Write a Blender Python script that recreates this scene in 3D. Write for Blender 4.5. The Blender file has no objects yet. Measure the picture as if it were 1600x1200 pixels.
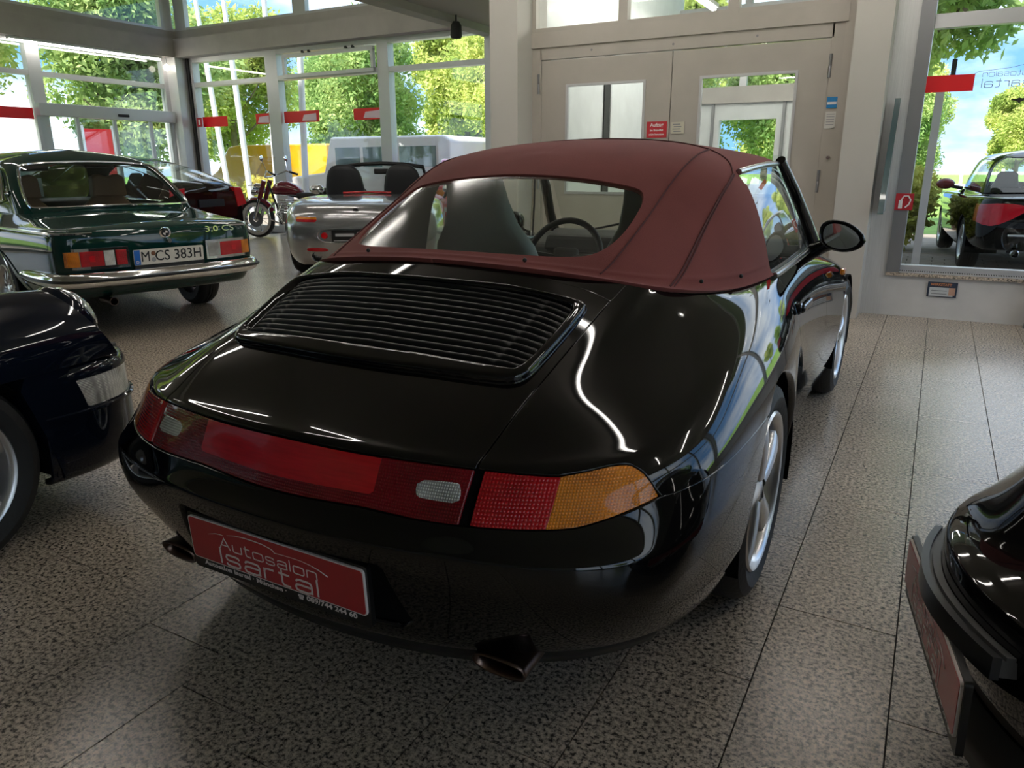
import bpy, bmesh, math, random
import numpy as np
from mathutils import Vector, Matrix
random.seed(7); np.random.seed(7)
PI=math.pi
S=bpy.context.scene
COL=S.collection
# ---------------------------------------------------------------- camera
cam=bpy.data.cameras.new('camera'); camo=bpy.data.objects.new('camera',cam); COL.objects.link(camo)
cam.sensor_fit='HORIZONTAL'; cam.sensor_width=36.0; cam.lens=1158.157/1600*36.0
cam.clip_start=.05; cam.clip_end=400
PITCH,ROLL,YAW,CAMH=.283917,-.0040249,.5101618,1.2
def cam_matrix():
    cp,sp=math.cos(PITCH),math.sin(PITCH); cr,sr=math.cos(ROLL),math.sin(ROLL)
    def rr(v): return (cr*v[0]-sr*v[1],sr*v[0]+cr*v[1],v[2])
    up=rr((0,-cp,-sp)); fw=rr((0,-sp,cp)); rt=rr((1,0,0))
    cy,sy=math.cos(YAW),math.sin(YAW)
    a=[cy*fw[i]+sy*rt[i] for i in range(3)]; b=[-sy*fw[i]+cy*rt[i] for i in range(3)]
    W=[b,a,list(up)]                       # world X,Y,Z in (right,down,forward)
    M=Matrix.Identity(4)
    for r in range(3):
        M[r][0]=W[r][0]; M[r][1]=-W[r][1]; M[r][2]=-W[r][2]
    M[2][3]=CAMH
    return M
camo.matrix_world=cam_matrix()
S.camera=camo
# ---------------------------------------------------------------- view, world, sun
S.view_settings.view_transform='Standard'; S.view_settings.look='None'
S.view_settings.gamma=1.0; S.view_settings.use_curve_mapping=False
S.view_settings.exposure=0.55
wd=bpy.data.worlds.new('sky'); S.world=wd; wd.use_nodes=True
def build_world():
    nt=wd.node_tree; nt.nodes.clear(); N=nt.nodes.new; L=nt.links.new
    tc=N('ShaderNodeTexCoord'); mp=N('ShaderNodeMapping'); mp.inputs['Scale'].default_value=(1,1,2.6)
    L(tc.outputs['Generated'],mp.inputs['Vector'])
    no=N('ShaderNodeTexNoise'); no.inputs['Scale'].default_value=2.3; no.inputs['Detail'].default_value=7; no.inputs['Roughness'].default_value=.55
    L(mp.outputs[0],no.inputs['Vector'])
    rp=N('ShaderNodeValToRGB'); rp.color_ramp.elements[0].position=.40; rp.color_ramp.elements[1].position=.60
    rp.color_ramp.elements[0].color=(.13,.29,.58,1); rp.color_ramp.elements[1].color=(.82,.87,.94,1)
    L(no.outputs['Fac'],rp.inputs['Fac'])
    bg=N('ShaderNodeBackground'); bg.inputs['Strength'].default_value=SKY
    L(rp.outputs[0],bg.inputs['Color'])
    out=N('ShaderNodeOutputWorld'); L(bg.outputs[0],out.inputs['Surface'])
SKY=1.9
build_world()
sun=bpy.data.lights.new('sun','SUN'); sun.energy=9.0; sun.angle=math.radians(4); sun.color=(1,.95,.86)
suno=bpy.data.objects.new('sun',sun); COL.objects.link(suno)
suno.rotation_euler=(math.radians(38),0,math.radians(-18))
# ---------------------------------------------------------------- materials
MATS={}
def mat(name,col=(.5,.5,.5),rough=.5,metal=0.0,spec=.5,coat=0.0,emit=None,estr=0.0,trans=0.0,ior=1.5,alpha=1.0,sheen=0.0,bump=None,var=None):
    """bump=(scale,strength,detail)  var=(scale,amount,stretch)"""
    if name in MATS: return MATS[name]
    m=bpy.data.materials.new(name); m.use_nodes=True; nt=m.node_tree; b=nt.nodes['Principled BSDF']
    b.inputs['Base Color'].default_value=(*col,1); b.inputs['Roughness'].default_value=rough; b.inputs['Metallic'].default_value=metal
    b.inputs['Specular IOR Level'].default_value=spec; b.inputs['Coat Weight'].default_value=coat; b.inputs['Coat Roughness'].default_value=.03
    b.inputs['IOR'].default_value=ior; b.inputs['Transmission Weight'].default_value=trans; b.inputs['Alpha'].default_value=alpha
    b.inputs['Sheen Weight'].default_value=sheen
    if emit: b.inputs['Emission Color'].default_value=(*emit,1); b.inputs['Emission Strength'].default_value=estr
    N=nt.nodes.new; L=nt.links.new
    if bump or var:
        tc=N('ShaderNodeTexCoord')
    if var:
        no=N('ShaderNodeTexNoise'); no.inputs['Scale'].default_value=var[0]; no.inputs['Detail'].default_value=5
        if len(var)>2:
            mp=N('ShaderNodeMapping'); mp.inputs['Scale'].default_value=var[2]; L(tc.outputs['Object'],mp.inputs['Vector']); L(mp.outputs[0],no.inputs['Vector'])
        else: L(tc.outputs['Object'],no.inputs['Vector'])
        rp=N('ShaderNodeValToRGB'); a=var[1]
        rp.color_ramp.elements[0].position=.3; rp.color_ramp.elements[1].position=.7
        rp.color_ramp.elements[0].color=(*[c*(1-a) for c in col],1); rp.color_ramp.elements[1].color=(*[min(1,c*(1+a)) for c in col],1)
        L(no.outputs['Fac'],rp.inputs['Fac']); L(rp.outputs[0],b.inputs['Base Color'])
    if bump:
        nb=N('ShaderNodeTexNoise'); nb.inputs['Scale'].default_value=bump[0]; nb.inputs['Detail'].default_value=bump[2] if len(bump)>2 else 3
        L(tc.outputs['Object'],nb.inputs['Vector'])
        bp=N('ShaderNodeBump'); bp.inputs['Strength'].default_value=bump[1]; bp.inputs['Distance'].default_value=.01
        L(nb.outputs['Fac'],bp.inputs['Height']); L(bp.outputs[0],b.inputs['Normal'])
    MATS[name]=m
    return m
def glassmat(name,tint=(1,1,1),refl=.08,rough=0.0):
    """thin pane: fresnel mix of clear transparency and mirror"""
    if name in MATS: return MATS[name]
    m=bpy.data.materials.new(name); m.use_nodes=True; nt=m.node_tree; nt.nodes.clear(); N=nt.nodes.new; L=nt.links.new
    t=N('ShaderNodeBsdfTransparent'); t.inputs['Color'].default_value=(*tint,1)
    g=N('ShaderNodeBsdfGlossy'); g.inputs['Roughness'].default_value=rough; g.inputs['Color'].default_value=(1,1,1,1)
    lw=N('ShaderNodeLayerWeight'); lw.inputs['Blend'].default_value=.5
    pw=N('ShaderNodeMath'); pw.operation='POWER'; pw.inputs[1].default_value=5.0; L(lw.outputs['Facing'],pw.inputs[0])
    ad=N('ShaderNodeMath'); ad.operation='MULTIPLY_ADD'; ad.inputs[1].default_value=1-refl; ad.inputs[2].default_value=refl; ad.use_clamp=True
    mx=N('ShaderNodeMixShader'); o=N('ShaderNodeOutputMaterial')
    L(pw.outputs[0],ad.inputs[0]); L(ad.outputs[0],mx.inputs['Fac']); L(t.outputs[0],mx.inputs[1]); L(g.outputs[0],mx.inputs[2]); L(mx.outputs[0],o.inputs['Surface'])
    MATS[name]=m
    return m
# ---------------------------------------------------------------- objects
def tag(o,label=None,cat=None,group=None,kind=None):
    if label: o['label']=label
    if cat: o['category']=cat
    if group: o['group']=group
    if kind: o['kind']=kind
    return o
def thing(name,label,cat,loc=(0,0,0),rz=0.0,group=None,parent=None):
    o=bpy.data.objects.new(name,None); COL.objects.link(o); o.location=loc; o.rotation_euler=(0,0,rz); o.empty_display_size=.1
    return tag(o,label,cat,group)
def link(name,me,parent=None,m=None):
    if m is not None:
        me.materials.clear(); me.materials.append(m)
    o=bpy.data.objects.new(name,me); COL.objects.link(o)
    if parent is not None: o.parent=parent
    return o
def pymesh(name,V,F,parent=None,m=None,smooth=False,normals=None):
    me=bpy.data.meshes.new(name); me.from_pydata([tuple(map(float,v)) for v in V],[],[tuple(map(int,f)) for f in F])
    me.update()
    if smooth: me.polygons.foreach_set('use_smooth',[True]*len(me.polygons))
    if normals is not None: me.normals_split_custom_set_from_vertices([tuple(map(float,n)) for n in normals])
    return link(name,me,parent,m)
def bmobj(name,bm,parent=None,m=None,smooth=False,autosmooth=None):
    me=bpy.data.meshes.new(name); bm.to_mesh(me); bm.free()
    if smooth: me.polygons.foreach_set('use_smooth',[True]*len(me.polygons))
    if autosmooth is not None: me.set_sharp_from_angle(angle=math.radians(autosmooth))
    return link(name,me,parent,m)
def box(bm,c,s,rot=None,bev=0.0,seg=2):
    """box centred at c with full size s"""
    r=bmesh.ops.create_cube(bm,size=1.0); vs=r['verts']
    bmesh.ops.scale(bm,vec=s,verts=vs)
    if bev>0:
        es=list({e for v in vs for e in v.link_edges})
        q=bmesh.ops.bevel(bm,geom=es,offset=bev,segments=seg,affect='EDGES',profile=.5); vs=list(set(q['verts'])|{v for v in vs if v.is_valid})
    if rot is not None: bmesh.ops.rotate(bm,cent=(0,0,0),matrix=rot,verts=vs)
    bmesh.ops.translate(bm,vec=c,verts=vs)
    return vs
def boxo(name,c,s,m,parent=None,bev=0.0,rot=None,seg=2):
    bm=bmesh.new(); box(bm,c,s,rot,bev,seg); return bmobj(name,bm,parent,m)
def span(name,x0,x1,y0,y1,z0,z1,m,parent=None,bev=0.0):
    return boxo(name,((x0+x1)/2,(y0+y1)/2,(z0+z1)/2),(abs(x1-x0),abs(y1-y0),abs(z1-z0)),m,parent,bev)
def tube(bm,pts,r,seg=8,closed=False,cap=True):
    """tube along polyline, r scalar or list"""
    P=[Vector(p) for p in pts]; n=len(P); rs=[r]*n if not hasattr(r,'__len__') else r
    rings=[]; ref=None
    for i,p in enumerate(P):
        if closed: t=(P[(i+1)%n]-P[i-1]).normalized()
        else: t=(P[min(i+1,n-1)]-P[max(i-1,0)]).normalized()
        if ref is None:
            ref=Vector((0,0,1)) if abs(t.z)<.9 else Vector((1,0,0))
        u=(ref-t*ref.dot(t)).normalized(); w=t.cross(u); ref=u
        rings.append([bm.verts.new(p+(u*math.cos(2*PI*k/seg)+w*math.sin(2*PI*k/seg))*rs[i]) for k in range(seg)])
    m=n if closed else n-1
    for i in range(m):
        a,b=rings[i],rings[(i+1)%n]
        for k in range(seg): bm.faces.new((a[k],a[(k+1)%seg],b[(k+1)%seg],b[k]))
    if cap and not closed:
        bm.faces.new(rings[0][::-1]); bm.faces.new(rings[-1])
def tubeo(name,pts,r,m,parent=None,seg=8,closed=False):
    bm=bmesh.new(); tube(bm,pts,r,seg,closed); return bmobj(name,bm,parent,m,smooth=True,autosmooth=50)
def lathe(bm,prof,seg=32,axis='x',off=(0,0,0),close=False):
    """prof list of (r, h); revolve round given axis"""
    rings=[]
    for r,h in prof:
        ring=[]
        for k in range(seg):
            a=2*PI*k/seg; c,s=math.cos(a)*r,math.sin(a)*r
            p={'x':(h,c,s),'y':(c,h,s),'z':(c,s,h)}[axis]
            ring.append(bm.verts.new((p[0]+off[0],p[1]+off[1],p[2]+off[2])))
        rings.append(ring)
    n=len(rings)
    for i in range(n if close else n-1):
        a,b=rings[i],rings[(i+1)%n]
        for k in range(seg): bm.faces.new((a[k],a[(k+1)%seg],b[(k+1)%seg],b[k]))
    return rings
def latheo(name,prof,m,parent=None,seg=32,axis='x',off=(0,0,0),close=False,cap=False,sharp=40):
    bm=bmesh.new(); R=lathe(bm,prof,seg,axis,off,close)
    if cap:
        for r in (R[0],R[-1]):
            try: bm.faces.new(r)
            except ValueError: pass
    bmesh.ops.recalc_face_normals(bm,faces=bm.faces)
    return bmobj(name,bm,parent,m,smooth=True,autosmooth=sharp)
def prism(bm,poly,d0,d1,plane='yz'):
    """extrude 2d polygon between d0,d1 along the missing axis"""
    def mk(p,d):
        return {'yz':(d,p[0],p[1]),'xz':(p[0],d,p[1]),'xy':(p[0],p[1],d)}[plane]
    a=[bm.verts.new(mk(p,d0)) for p in poly]; b=[bm.verts.new(mk(p,d1)) for p in poly]
    n=len(poly)
    bm.faces.new(a[::-1]); bm.faces.new(b)
    for i in range(n): bm.faces.new((a[i],a[(i+1)%n],b[(i+1)%n],b[i]))
    bmesh.ops.recalc_face_normals(bm,faces=bm.faces)
def prismo(name,poly,d0,d1,m,parent=None,plane='yz',bev=0.0):
    bm=bmesh.new(); prism(bm,poly,d0,d1,plane)
    if bev>0: bmesh.ops.bevel(bm,geom=[e for e in bm.edges],offset=bev,segments=2,affect='EDGES',profile=.5)
    return bmobj(name,bm,parent,m)
def rrect(w,h,r,n=5):
    pts=[]
    for cx,cy,a0 in ((w/2-r,h/2-r,0),(-w/2+r,h/2-r,PI/2),(-w/2+r,-h/2+r,PI),(w/2-r,-h/2+r,1.5*PI)):
        for k in range(n+1):
            a=a0+PI/2*k/n; pts.append((cx+r*math.cos(a),cy+r*math.sin(a)))
    return pts
def text(name,s,size,m,parent=None,loc=(0,0,0),rot=(PI/2,0,0),ext=.0008,align='CENTER',sx=1.0,off=0.0,space=1.0):
    cu=bpy.data.curves.new(name,'FONT'); cu.body=s; cu.size=size; cu.extrude=ext; cu.align_x=align; cu.align_y='CENTER'; cu.offset=off; cu.space_character=space; cu.resolution_u=3
    o=bpy.data.objects.new(name,cu); COL.objects.link(o)
    dg=bpy.context.evaluated_depsgraph_get(); me=bpy.data.meshes.new_from_object(o.evaluated_get(dg))
    bpy.data.objects.remove(o); bpy.data.curves.remove(cu)
    me.name=name; me.transform(Matrix.Scale(sx,4,(1,0,0)))
    o=link(name,me,parent,m); o.location=loc; o.rotation_euler=rot
    return o
def copy_tree(o,parent=None):
    c=o.copy(); COL.objects.link(c)
    if parent is not None: c.parent=parent
    for ch in list(o.children): copy_tree(ch,c)
    return c
# ---------------------------------------------------------------- spline surfaces
def bspl_basis(n,t):
    """uniform cubic b-spline with clamped-by-reflection ends; n control points, t in [0,n-1] -> matrix"""
    t=np.asarray(t,float); i=np.clip(np.floor(t).astype(int),0,n-2); f=t-i
    w=np.stack([(1-f)**3/6,(3*f**3-6*f**2+4)/6,(-3*f**3+3*f**2+3*f+1)/6,f**3/6],1)
    B=np.zeros((len(t),n))
    for k in range(4):
        j=i+k-1
        for r in range(len(t)):
            jj=j[r]
            if jj<0: B[r,0]+=2*w[r,k]; B[r,1]-=w[r,k]
            elif jj>n-1: B[r,n-1]+=2*w[r,k]; B[r,n-2]-=w[r,k]
            else: B[r,jj]+=w[r,k]
    return B
def smooth_ctrl(P,lam,axis):
    """control points whose spline passes near the data (interpolation with second-difference smoothing)"""
    P=np.moveaxis(P,axis,0); n=P.shape[0]
    A=bspl_basis(n,np.arange(n)); D=np.zeros((n-2,n))
    for k in range(n-2): D[k,k:k+3]=(1,-2,1)
    M=A.T@A+lam*D.T@D
    C=np.linalg.solve(M,A.T@P.reshape(n,-1)).reshape(P.shape)
    return np.moveaxis(C,0,axis)
class Surf:
    """surface through a net P[i,j] (stations x rings); mirror=True: both station ends lie on the symmetry plane x=0"""
    def __init__(s,net,lam=(.05,.05),sym=(False,False)):
        P=np.array(net,float); s.n,s.m=P.shape[:2]; s.pad=0
        a,b=sym; p0=p1=0
        if a: Q=P[1:4][::-1].copy(); Q[...,0]*=-1; P=np.concatenate([Q,P]); p0=3
        if b: Q=P[-4:-1][::-1].copy(); Q[...,0]*=-1; P=np.concatenate([P,Q]); p1=3
        s.p0=p0
        s.C=smooth_ctrl(smooth_ctrl(P,lam[0],0),lam[1],1); s.N=P.shape[0]
    def grid(s,us,vs):
        Bu=bspl_basis(s.N,np.asarray(us)+s.p0); Bv=bspl_basis(s.m,vs)
        return np.einsum('ai,bj,ijk->abk',Bu,Bv,s.C)
    def mesh(s,us,vs):
        us=np.asarray(us,float); vs=np.asarray(vs,float)
        X=s.grid(us,vs); e=1e-3
        du=s.grid(np.clip(us+e,0,s.n-1),vs)-s.grid(np.clip(us-e,0,s.n-1),vs)
        dv=s.grid(us,np.clip(vs+e,0,s.m-1))-s.grid(us,np.clip(vs-e,0,s.m-1))
        nn=np.cross(du,dv); nn/=np.maximum(np.linalg.norm(nn,axis=2,keepdims=True),1e-12)
        U,V=np.meshgrid(us,vs,indexing='ij')
        D=np.concatenate([X,U[...,None],V[...,None],nn],2).reshape(-1,8)
        a,b=len(us),len(vs); idx=np.arange(a*b).reshape(a,b)
        F=np.stack([idx[:-1,:-1],idx[1:,:-1],idx[1:,1:],idx[:-1,1:]],-1).reshape(-1,4)
        return PM(D,[tuple(f) for f in F.tolist()])
class PM:
    """polygon soup with columns x y z u v nx ny nz"""
    def __init__(s,D,F): s.D=D; s.F=F
    def used(s):
        ids=sorted({i for f in s.F for i in f}); mp={i:k for k,i in enumerate(ids)}
        return PM(s.D[ids] if ids else s.D[:0],[tuple(mp[i] for i in f) for f in s.F])
    def split(s,fn):
        """-> (part with fn<0, part with fn>0)"""
        val=np.asarray(fn(s.D),float); val=np.where(np.abs(val)<1e-9,1e-9,val)
        neg=(val<0).tolist(); A=[];B=[]; new=[]; cache={}; base=len(s.D); vl=val.tolist()
        def cut(i,j):
            k=(i,j) if i<j else (j,i)
            if k not in cache:
                t=vl[k[0]]/(vl[k[0]]-vl[k[1]]); cache[k]=base+len(new); new.append(s.D[k[0]]*(1-t)+s.D[k[1]]*t)
            return cache[k]
        for f in s.F:
            q=[neg[i] for i in f]
            if all(q): A.append(f); continue
            if not any(q): B.append(f); continue
            a=[];b=[]; n=len(f)
            for k in range(n):
                i,j=f[k],f[(k+1)%n]
                (a if q[k] else b).append(i)
                if q[k]!=q[(k+1)%n]:
                    c=cut(i,j); a.append(c); b.append(c)
            if len(a)>2: A.append(tuple(a))
            if len(b)>2: B.append(tuple(b))
        D=np.concatenate([s.D,np.array(new)]) if new else s.D
        if len(new): 
            nn=D[:,5:8]; D[:,5:8]=nn/np.maximum(np.linalg.norm(nn,axis=1,keepdims=True),1e-9)
        return PM(D,A).used(),PM(D,B).used()
    def keep(s,fn): return s.split(fn)[0]
    def offset(s,d):
        D=s.D.copy(); D[:,:3]+=D[:,5:8]*d; return PM(D,s.F)
    def disp(s,fn):
        D=s.D.copy(); D[:,:3]+=D[:,5:8]*np.asarray(fn(s.D))[:,None]; return PM(D,s.F)
    def mirror(s):
        D=s.D.copy(); D[:,0]*=-1; D[:,5]*=-1; return PM(D,[f[::-1] for f in s.F])
    def __add__(s,o):
        n=len(s.D); return PM(np.concatenate([s.D,o.D]),list(s.F)+[tuple(i+n for i in f) for f in o.F])
    def both(s): return s+s.mirror()
    def boundary(s):
        cnt={}
        for f in s.F:
            for k in range(len(f)):
                e=(f[k],f[(k+1)%len(f)]); cnt[e]=1
        return [e for e in cnt if (e[1],e[0]) not in cnt]
    def rim(s,depth,ch=.0018):
        """small chamfer plus flange turned inwards along every open edge"""
        B=s.boundary(); ids={}; D=[];F=[]; n0=len(s.D); T={}
        for a,b in B:
            e=s.D[b,:3]-s.D[a,:3]; n=s.D[a,5:8]+s.D[b,5:8]; t=np.cross(e,n); L=np.linalg.norm(t)
            if L<1e-12: continue
            t/=L
            for i in (a,b): T[i]=T.get(i,0)+t
        for i,t in T.items():
            t=t/max(np.linalg.norm(t),1e-9); p=s.D[i]; n=p[5:8]; ids[i]=n0+len(D)
            v0=p.copy(); v1=p.copy(); v1[:3]+=t*ch-n*ch; m=n+t; m/=max(np.linalg.norm(m),1e-9); v1[5:8]=m
            v2=p.copy(); v2[:3]+=t*ch-n*depth; v2[5:8]=t; D+=[v0,v1,v2]
        for a,b in B:
            if a in ids and b in ids:
                i,j=ids[a],ids[b]; F+=[(j,i,i+1,j+1),(j+1,i+1,i+2,j+2)]
        if not D: return s
        return PM(np.concatenate([s.D,np.array(D)]),list(s.F)+F)
    def flip(s):
        D=s.D.copy(); D[:,5:8]*=-1; return PM(D,[f[::-1] for f in s.F])
    def obj(s,name,parent=None,m=None,custom=True):
        return pymesh(name,s.D[:,:3],s.F,parent,m,True,s.D[:,5:8] if custom else None)
def dense(knots,per):
    """parameter list: per subdivisions for every unit cell, per may be dict cell->count"""
    out=[]
    for a in range(knots-1):
        k=per.get(a,per['d']) if isinstance(per,dict) else per
        out+=[a+q/k for q in range(k)]
    return np.array(out+[knots-1.0])

# ---------------------------------------------------------------- wide rounded stroke lettering
def _glyphs():
    X=.66                       # x-height
    def bowl(w,y0,y1): return [(0,(y0+y1)/2),(0,y1-.12),(.06,y1-.02),(.16,y1),(w-.16,y1),(w-.06,y1-.02),(w,y1-.12),(w,y0+.12),(w-.06,y0+.02),(w-.16,y0),(.16,y0),(.06,y0+.02),(0,y0+.12),(0,(y0+y1)/2)]
    G={}
    G['A']=(.92,[[(0,0),(.46,1),(.92,0)],[(.16,.34),(.76,.34)]])
    G['I']=(.06,[[(.03,0),(.03,1)]]); G['l']=(.06,[[(.03,0),(.03,1)]])
    G['o']=(.82,[bowl(.82,0,X)])
    G['u']=(.74,[[(0,X),(0,.16),(.05,.03),(.16,0),(.58,0),(.69,.03),(.74,.16)],[(.74,X),(.74,0)]])
    G['n']=(.74,[[(0,0),(0,X)],[(0,X-.16),(.05,X-.03),(.16,X),(.58,X),(.69,X-.03),(.74,X-.16),(.74,0)]])
    G['t']=(.52,[[(.14,.92),(.14,.16),(.19,.03),(.30,0),(.52,0)],[(0,X),(.50,X)]])
    G['s']=(.70,[[(.68,X-.14),(.62,X-.03),(.50,X),(.18,X),(.05,X-.03),(.01,X-.16),(.05,X*.5+.03),(.18,X*.5),(.52,X*.5),(.65,X*.5-.03),(.69,.16),(.65,.03),(.52,0),(.18,0),(.06,.03),(0,.14)]])
    G['a']=(.74,[[(.04,X-.14),(.09,X-.03),(.20,X),(.56,X),(.69,X-.03),(.74,X-.16),(.74,0)],[(.74,X*.55),(.18,X*.55),(.05,X*.5),(.0,X*.28),(.05,.04),(.18,0),(.56,0),(.70,.06),(.74,.18)]])
    G['r']=(.46,[[(0,0),(0,X)],[(0,X-.18),(.06,X-.04),(.18,X),(.46,X)]])
    return G
GLYPH=_glyphs()
def lettering(name,s,h,width,wt,m,parent,loc,mirror=False,face=-1):
    """stroke letters, height h, total width fitted; loc = centre left baseline in parent xz plane"""
    tot=sum(GLYPH[c][0] for c in s)+.24*(len(s)-1); k=width/(tot*h); x=0; bm=bmesh.new()
    for c in s:
        w,ss=GLYPH[c]
        for st in ss:
            P=[((x+a)*h*k,b*h) for a,b in st]
            n=len(P); L=[];R=[]
            for i in range(n):
                a=Vector(P[max(i-1,0)]); b=Vector(P[min(i+1,n-1)]); p=Vector(P[i])
                t0=(p-a).normalized() if i>0 else (b-p).normalized(); t1=(b-p).normalized() if i<n-1 else t0
                nn=Vector((-(t0+t1).y,(t0+t1).x)); nn=nn.normalized() if nn.length>1e-6 else Vector((-t0.y,t0.x))
                q=1/max(.5,nn.dot(Vector((-t0.y,t0.x)))); L.append(p+nn*wt/2*q); R.append(p-nn*wt/2*q)
            for i in range(n-1):
                q=[L[i],L[i+1],R[i+1],R[i]]; bm.faces.new([bm.verts.new((-v.x if mirror else v.x,0,v.y)) for v in q])
        x+=w+.24
    bmesh.ops.recalc_face_normals(bm,faces=bm.faces)
    r=bmesh.ops.extrude_face_region(bm,geom=list(bm.faces)); bmesh.ops.translate(bm,vec=(0,.0006,0),verts=[v for v in r['geom'] if isinstance(v,bmesh.types.BMVert)])
    o=bmobj(name,bm,parent,m); o.location=loc; return o
def polysdf(P,poly):
    """signed distance (negative inside) of points P (n,2) to closed polygon"""
    P=np.asarray(P,float); A=np.asarray(poly,float); B=np.roll(A,-1,0)
    best=np.full(len(P),1e9); ins=np.zeros(len(P),bool)
    for a,b in zip(A,B):
        e=b-a; w=P-a; L=(e@e) or 1e-12
        t=np.clip((w@e)/L,0,1); d=((w-t[:,None]*e)**2).sum(1); best=np.minimum(best,d)
        c=((a[1]<=P[:,1])&(P[:,1]<b[1]))|((b[1]<=P[:,1])&(P[:,1]<a[1]))
        with np.errstate(divide='ignore',invalid='ignore'):
            xx=a[0]+(P[:,1]-a[1])*(e[0])/(e[1] if e[1]!=0 else 1e-12)
        ins^=c&(P[:,0]<xx)
    d=np.sqrt(best); return np.where(ins,-d,d)
def chaikin(poly,n=2,closed=True):
    P=np.asarray(poly,float)
    for _ in range(n):
        if closed:
            Q=np.roll(P,-1,0); P=np.stack([.75*P+.25*Q,.25*P+.75*Q],1).reshape(-1,2)
        else:
            Q=P[1:]; R=P[:-1]; P=np.concatenate([P[:1],np.stack([.75*R+.25*Q,.25*R+.75*Q],1).reshape(-1,2),P[-1:]])
    return P
# --- paints and shared car materials
def carpaint(name,col,flake=0.0,rough=.12):
    return mat(name,col,rough=.035,metal=flake,spec=.5)
    return mat(name,col,rough=rough,metal=flake,coat=1.0,spec=.5)
M_black=carpaint('black_paint',(.0035,.0033,.0033),rough=.22)
M_gap=mat('gap_black',(.004,.004,.004),rough=.9,spec=.1)
M_trim=mat('black_trim',(.012,.012,.012),rough=.45)
M_rub=mat('tyre_rubber',(.012,.012,.012),rough=.65,bump=(60,.2))
M_rim=mat('wheel_silver',(.62,.62,.63),rough=.28,metal=.85,coat=.6)
M_rimdark=mat('wheel_inner',(.12,.115,.11),rough=.45,metal=.6)
M_chrome=mat('chrome',(.75,.75,.76),rough=.09,metal=1.0)
M_steel=mat('brake_steel',(.28,.27,.26),rough=.35,metal=1.0)
M_exh=mat('exhaust_steel',(.16,.11,.09),rough=.32,metal=1.0,var=(9,.3))
M_cglass=glassmat('car_glass',(.88,.93,.90),.05)
M_cglass2=glassmat('plastic_window',(.84,.88,.81),.03,.12)
M_leather=mat('grey_leather',(.36,.38,.35),rough=.5,bump=(80,.1))
M_dash=mat('dashboard_black',(.02,.02,.022),rough=.55)
def lensmat(name,col,scale=150.0,strength=.5,rough=.12,dark=.55):
    m=mat(name,col,rough=rough,coat=.6,spec=.4); nt=m.node_tree; N=nt.nodes.new; L=nt.links.new; b=nt.nodes['Principled BSDF']
    tc=N('ShaderNodeTexCoord'); w1=N('ShaderNodeTexWave'); w1.bands_direction='X'; w1.inputs['Scale'].default_value=scale/6.283*2; w2=N('ShaderNodeTexWave'); w2.bands_direction='Z'; w2.inputs['Scale'].default_value=scale/6.283*2
    mp=N('ShaderNodeMath'); mp.operation='MULTIPLY'; L(tc.outputs['Object'],w1.inputs['Vector']); L(tc.outputs['Object'],w2.inputs['Vector']); L(w1.outputs['Fac'],mp.inputs[0]); L(w2.outputs['Fac'],mp.inputs[1])
    bp=N('ShaderNodeBump'); bp.inputs['Strength'].default_value=strength; bp.inputs['Distance'].default_value=.003; L(mp.outputs[0],bp.inputs['Height']); L(bp.outputs[0],b.inputs['Normal'])
    no=N('ShaderNodeTexNoise'); no.inputs['Scale'].default_value=9; L(tc.outputs['Object'],no.inputs['Vector']); ad=N('ShaderNodeMath'); ad.operation='MULTIPLY_ADD'; ad.inputs[1].default_value=.45; L(mp.outputs[0],ad.inputs[0]); L(no.outputs['Fac'],ad.inputs[2])
    rp=N('ShaderNodeValToRGB'); rp.color_ramp.elements[0].position=.35; rp.color_ramp.elements[1].position=.85; rp.color_ramp.elements[0].color=(*[c*dark for c in col],1); rp.color_ramp.elements[1].color=(*[min(1,c*1.35) for c in col],1)
    L(ad.outputs[0],rp.inputs['Fac']); L(rp.outputs[0],b.inputs['Base Color']); return m
def cloth(name,col):
    m=mat(name,col,rough=.95,spec=.12,sheen=.08)
    nt=m.node_tree; N=nt.nodes.new; L=nt.links.new; b=nt.nodes['Principled BSDF']
    tc=N('ShaderNodeTexCoord'); no=N('ShaderNodeTexNoise'); no.inputs['Scale'].default_value=420; no.inputs['Detail'].default_value=2
    L(tc.outputs['Object'],no.inputs['Vector']); bp=N('ShaderNodeBump'); bp.inputs['Strength'].default_value=.35; bp.inputs['Distance'].default_value=.002
    n2=N('ShaderNodeTexNoise'); n2.inputs['Scale'].default_value=4; n2.inputs['Detail'].default_value=6; L(tc.outputs['Object'],n2.inputs['Vector'])
    rp=N('ShaderNodeValToRGB'); rp.color_ramp.elements[0].position=.3; rp.color_ramp.elements[1].position=.75
    rp.color_ramp.elements[0].color=(*[c*.88 for c in col],1); rp.color_ramp.elements[1].color=(*[c*1.1 for c in col],1)
    L(n2.outputs['Fac'],rp.inputs['Fac']); L(rp.outputs[0],b.inputs['Base Color'])
    L(no.outputs['Fac'],bp.inputs['Height']); L(bp.outputs[0],b.inputs['Normal']); return m
M_red=lensmat('lens_red',(.46,.006,.010),150,.4); M_redd=lensmat('lens_dark_red',(.20,.003,.008),170,.4); M_redb=mat('lens_bright_red',(.62,.008,.016),rough=.18,coat=.6,var=(14,.12,(1,1,12)))
M_amb=lensmat('lens_amber',(.85,.23,.012),190,.6,dark=.45); M_wht=lensmat('lens_white',(.62,.61,.57),190,.7,dark=.35)
M_top=cloth('burgundy_roof_cloth',(.195,.052,.046))
M_pred=mat('plate_red',(.42,.006,.014),rough=.3,coat=.6)
M_pwhite=mat('plate_lettering',(.78,.70,.68),rough=.4)
M_pblack=mat('plate_holder',(.006,.006,.006),rough=.4)

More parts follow.
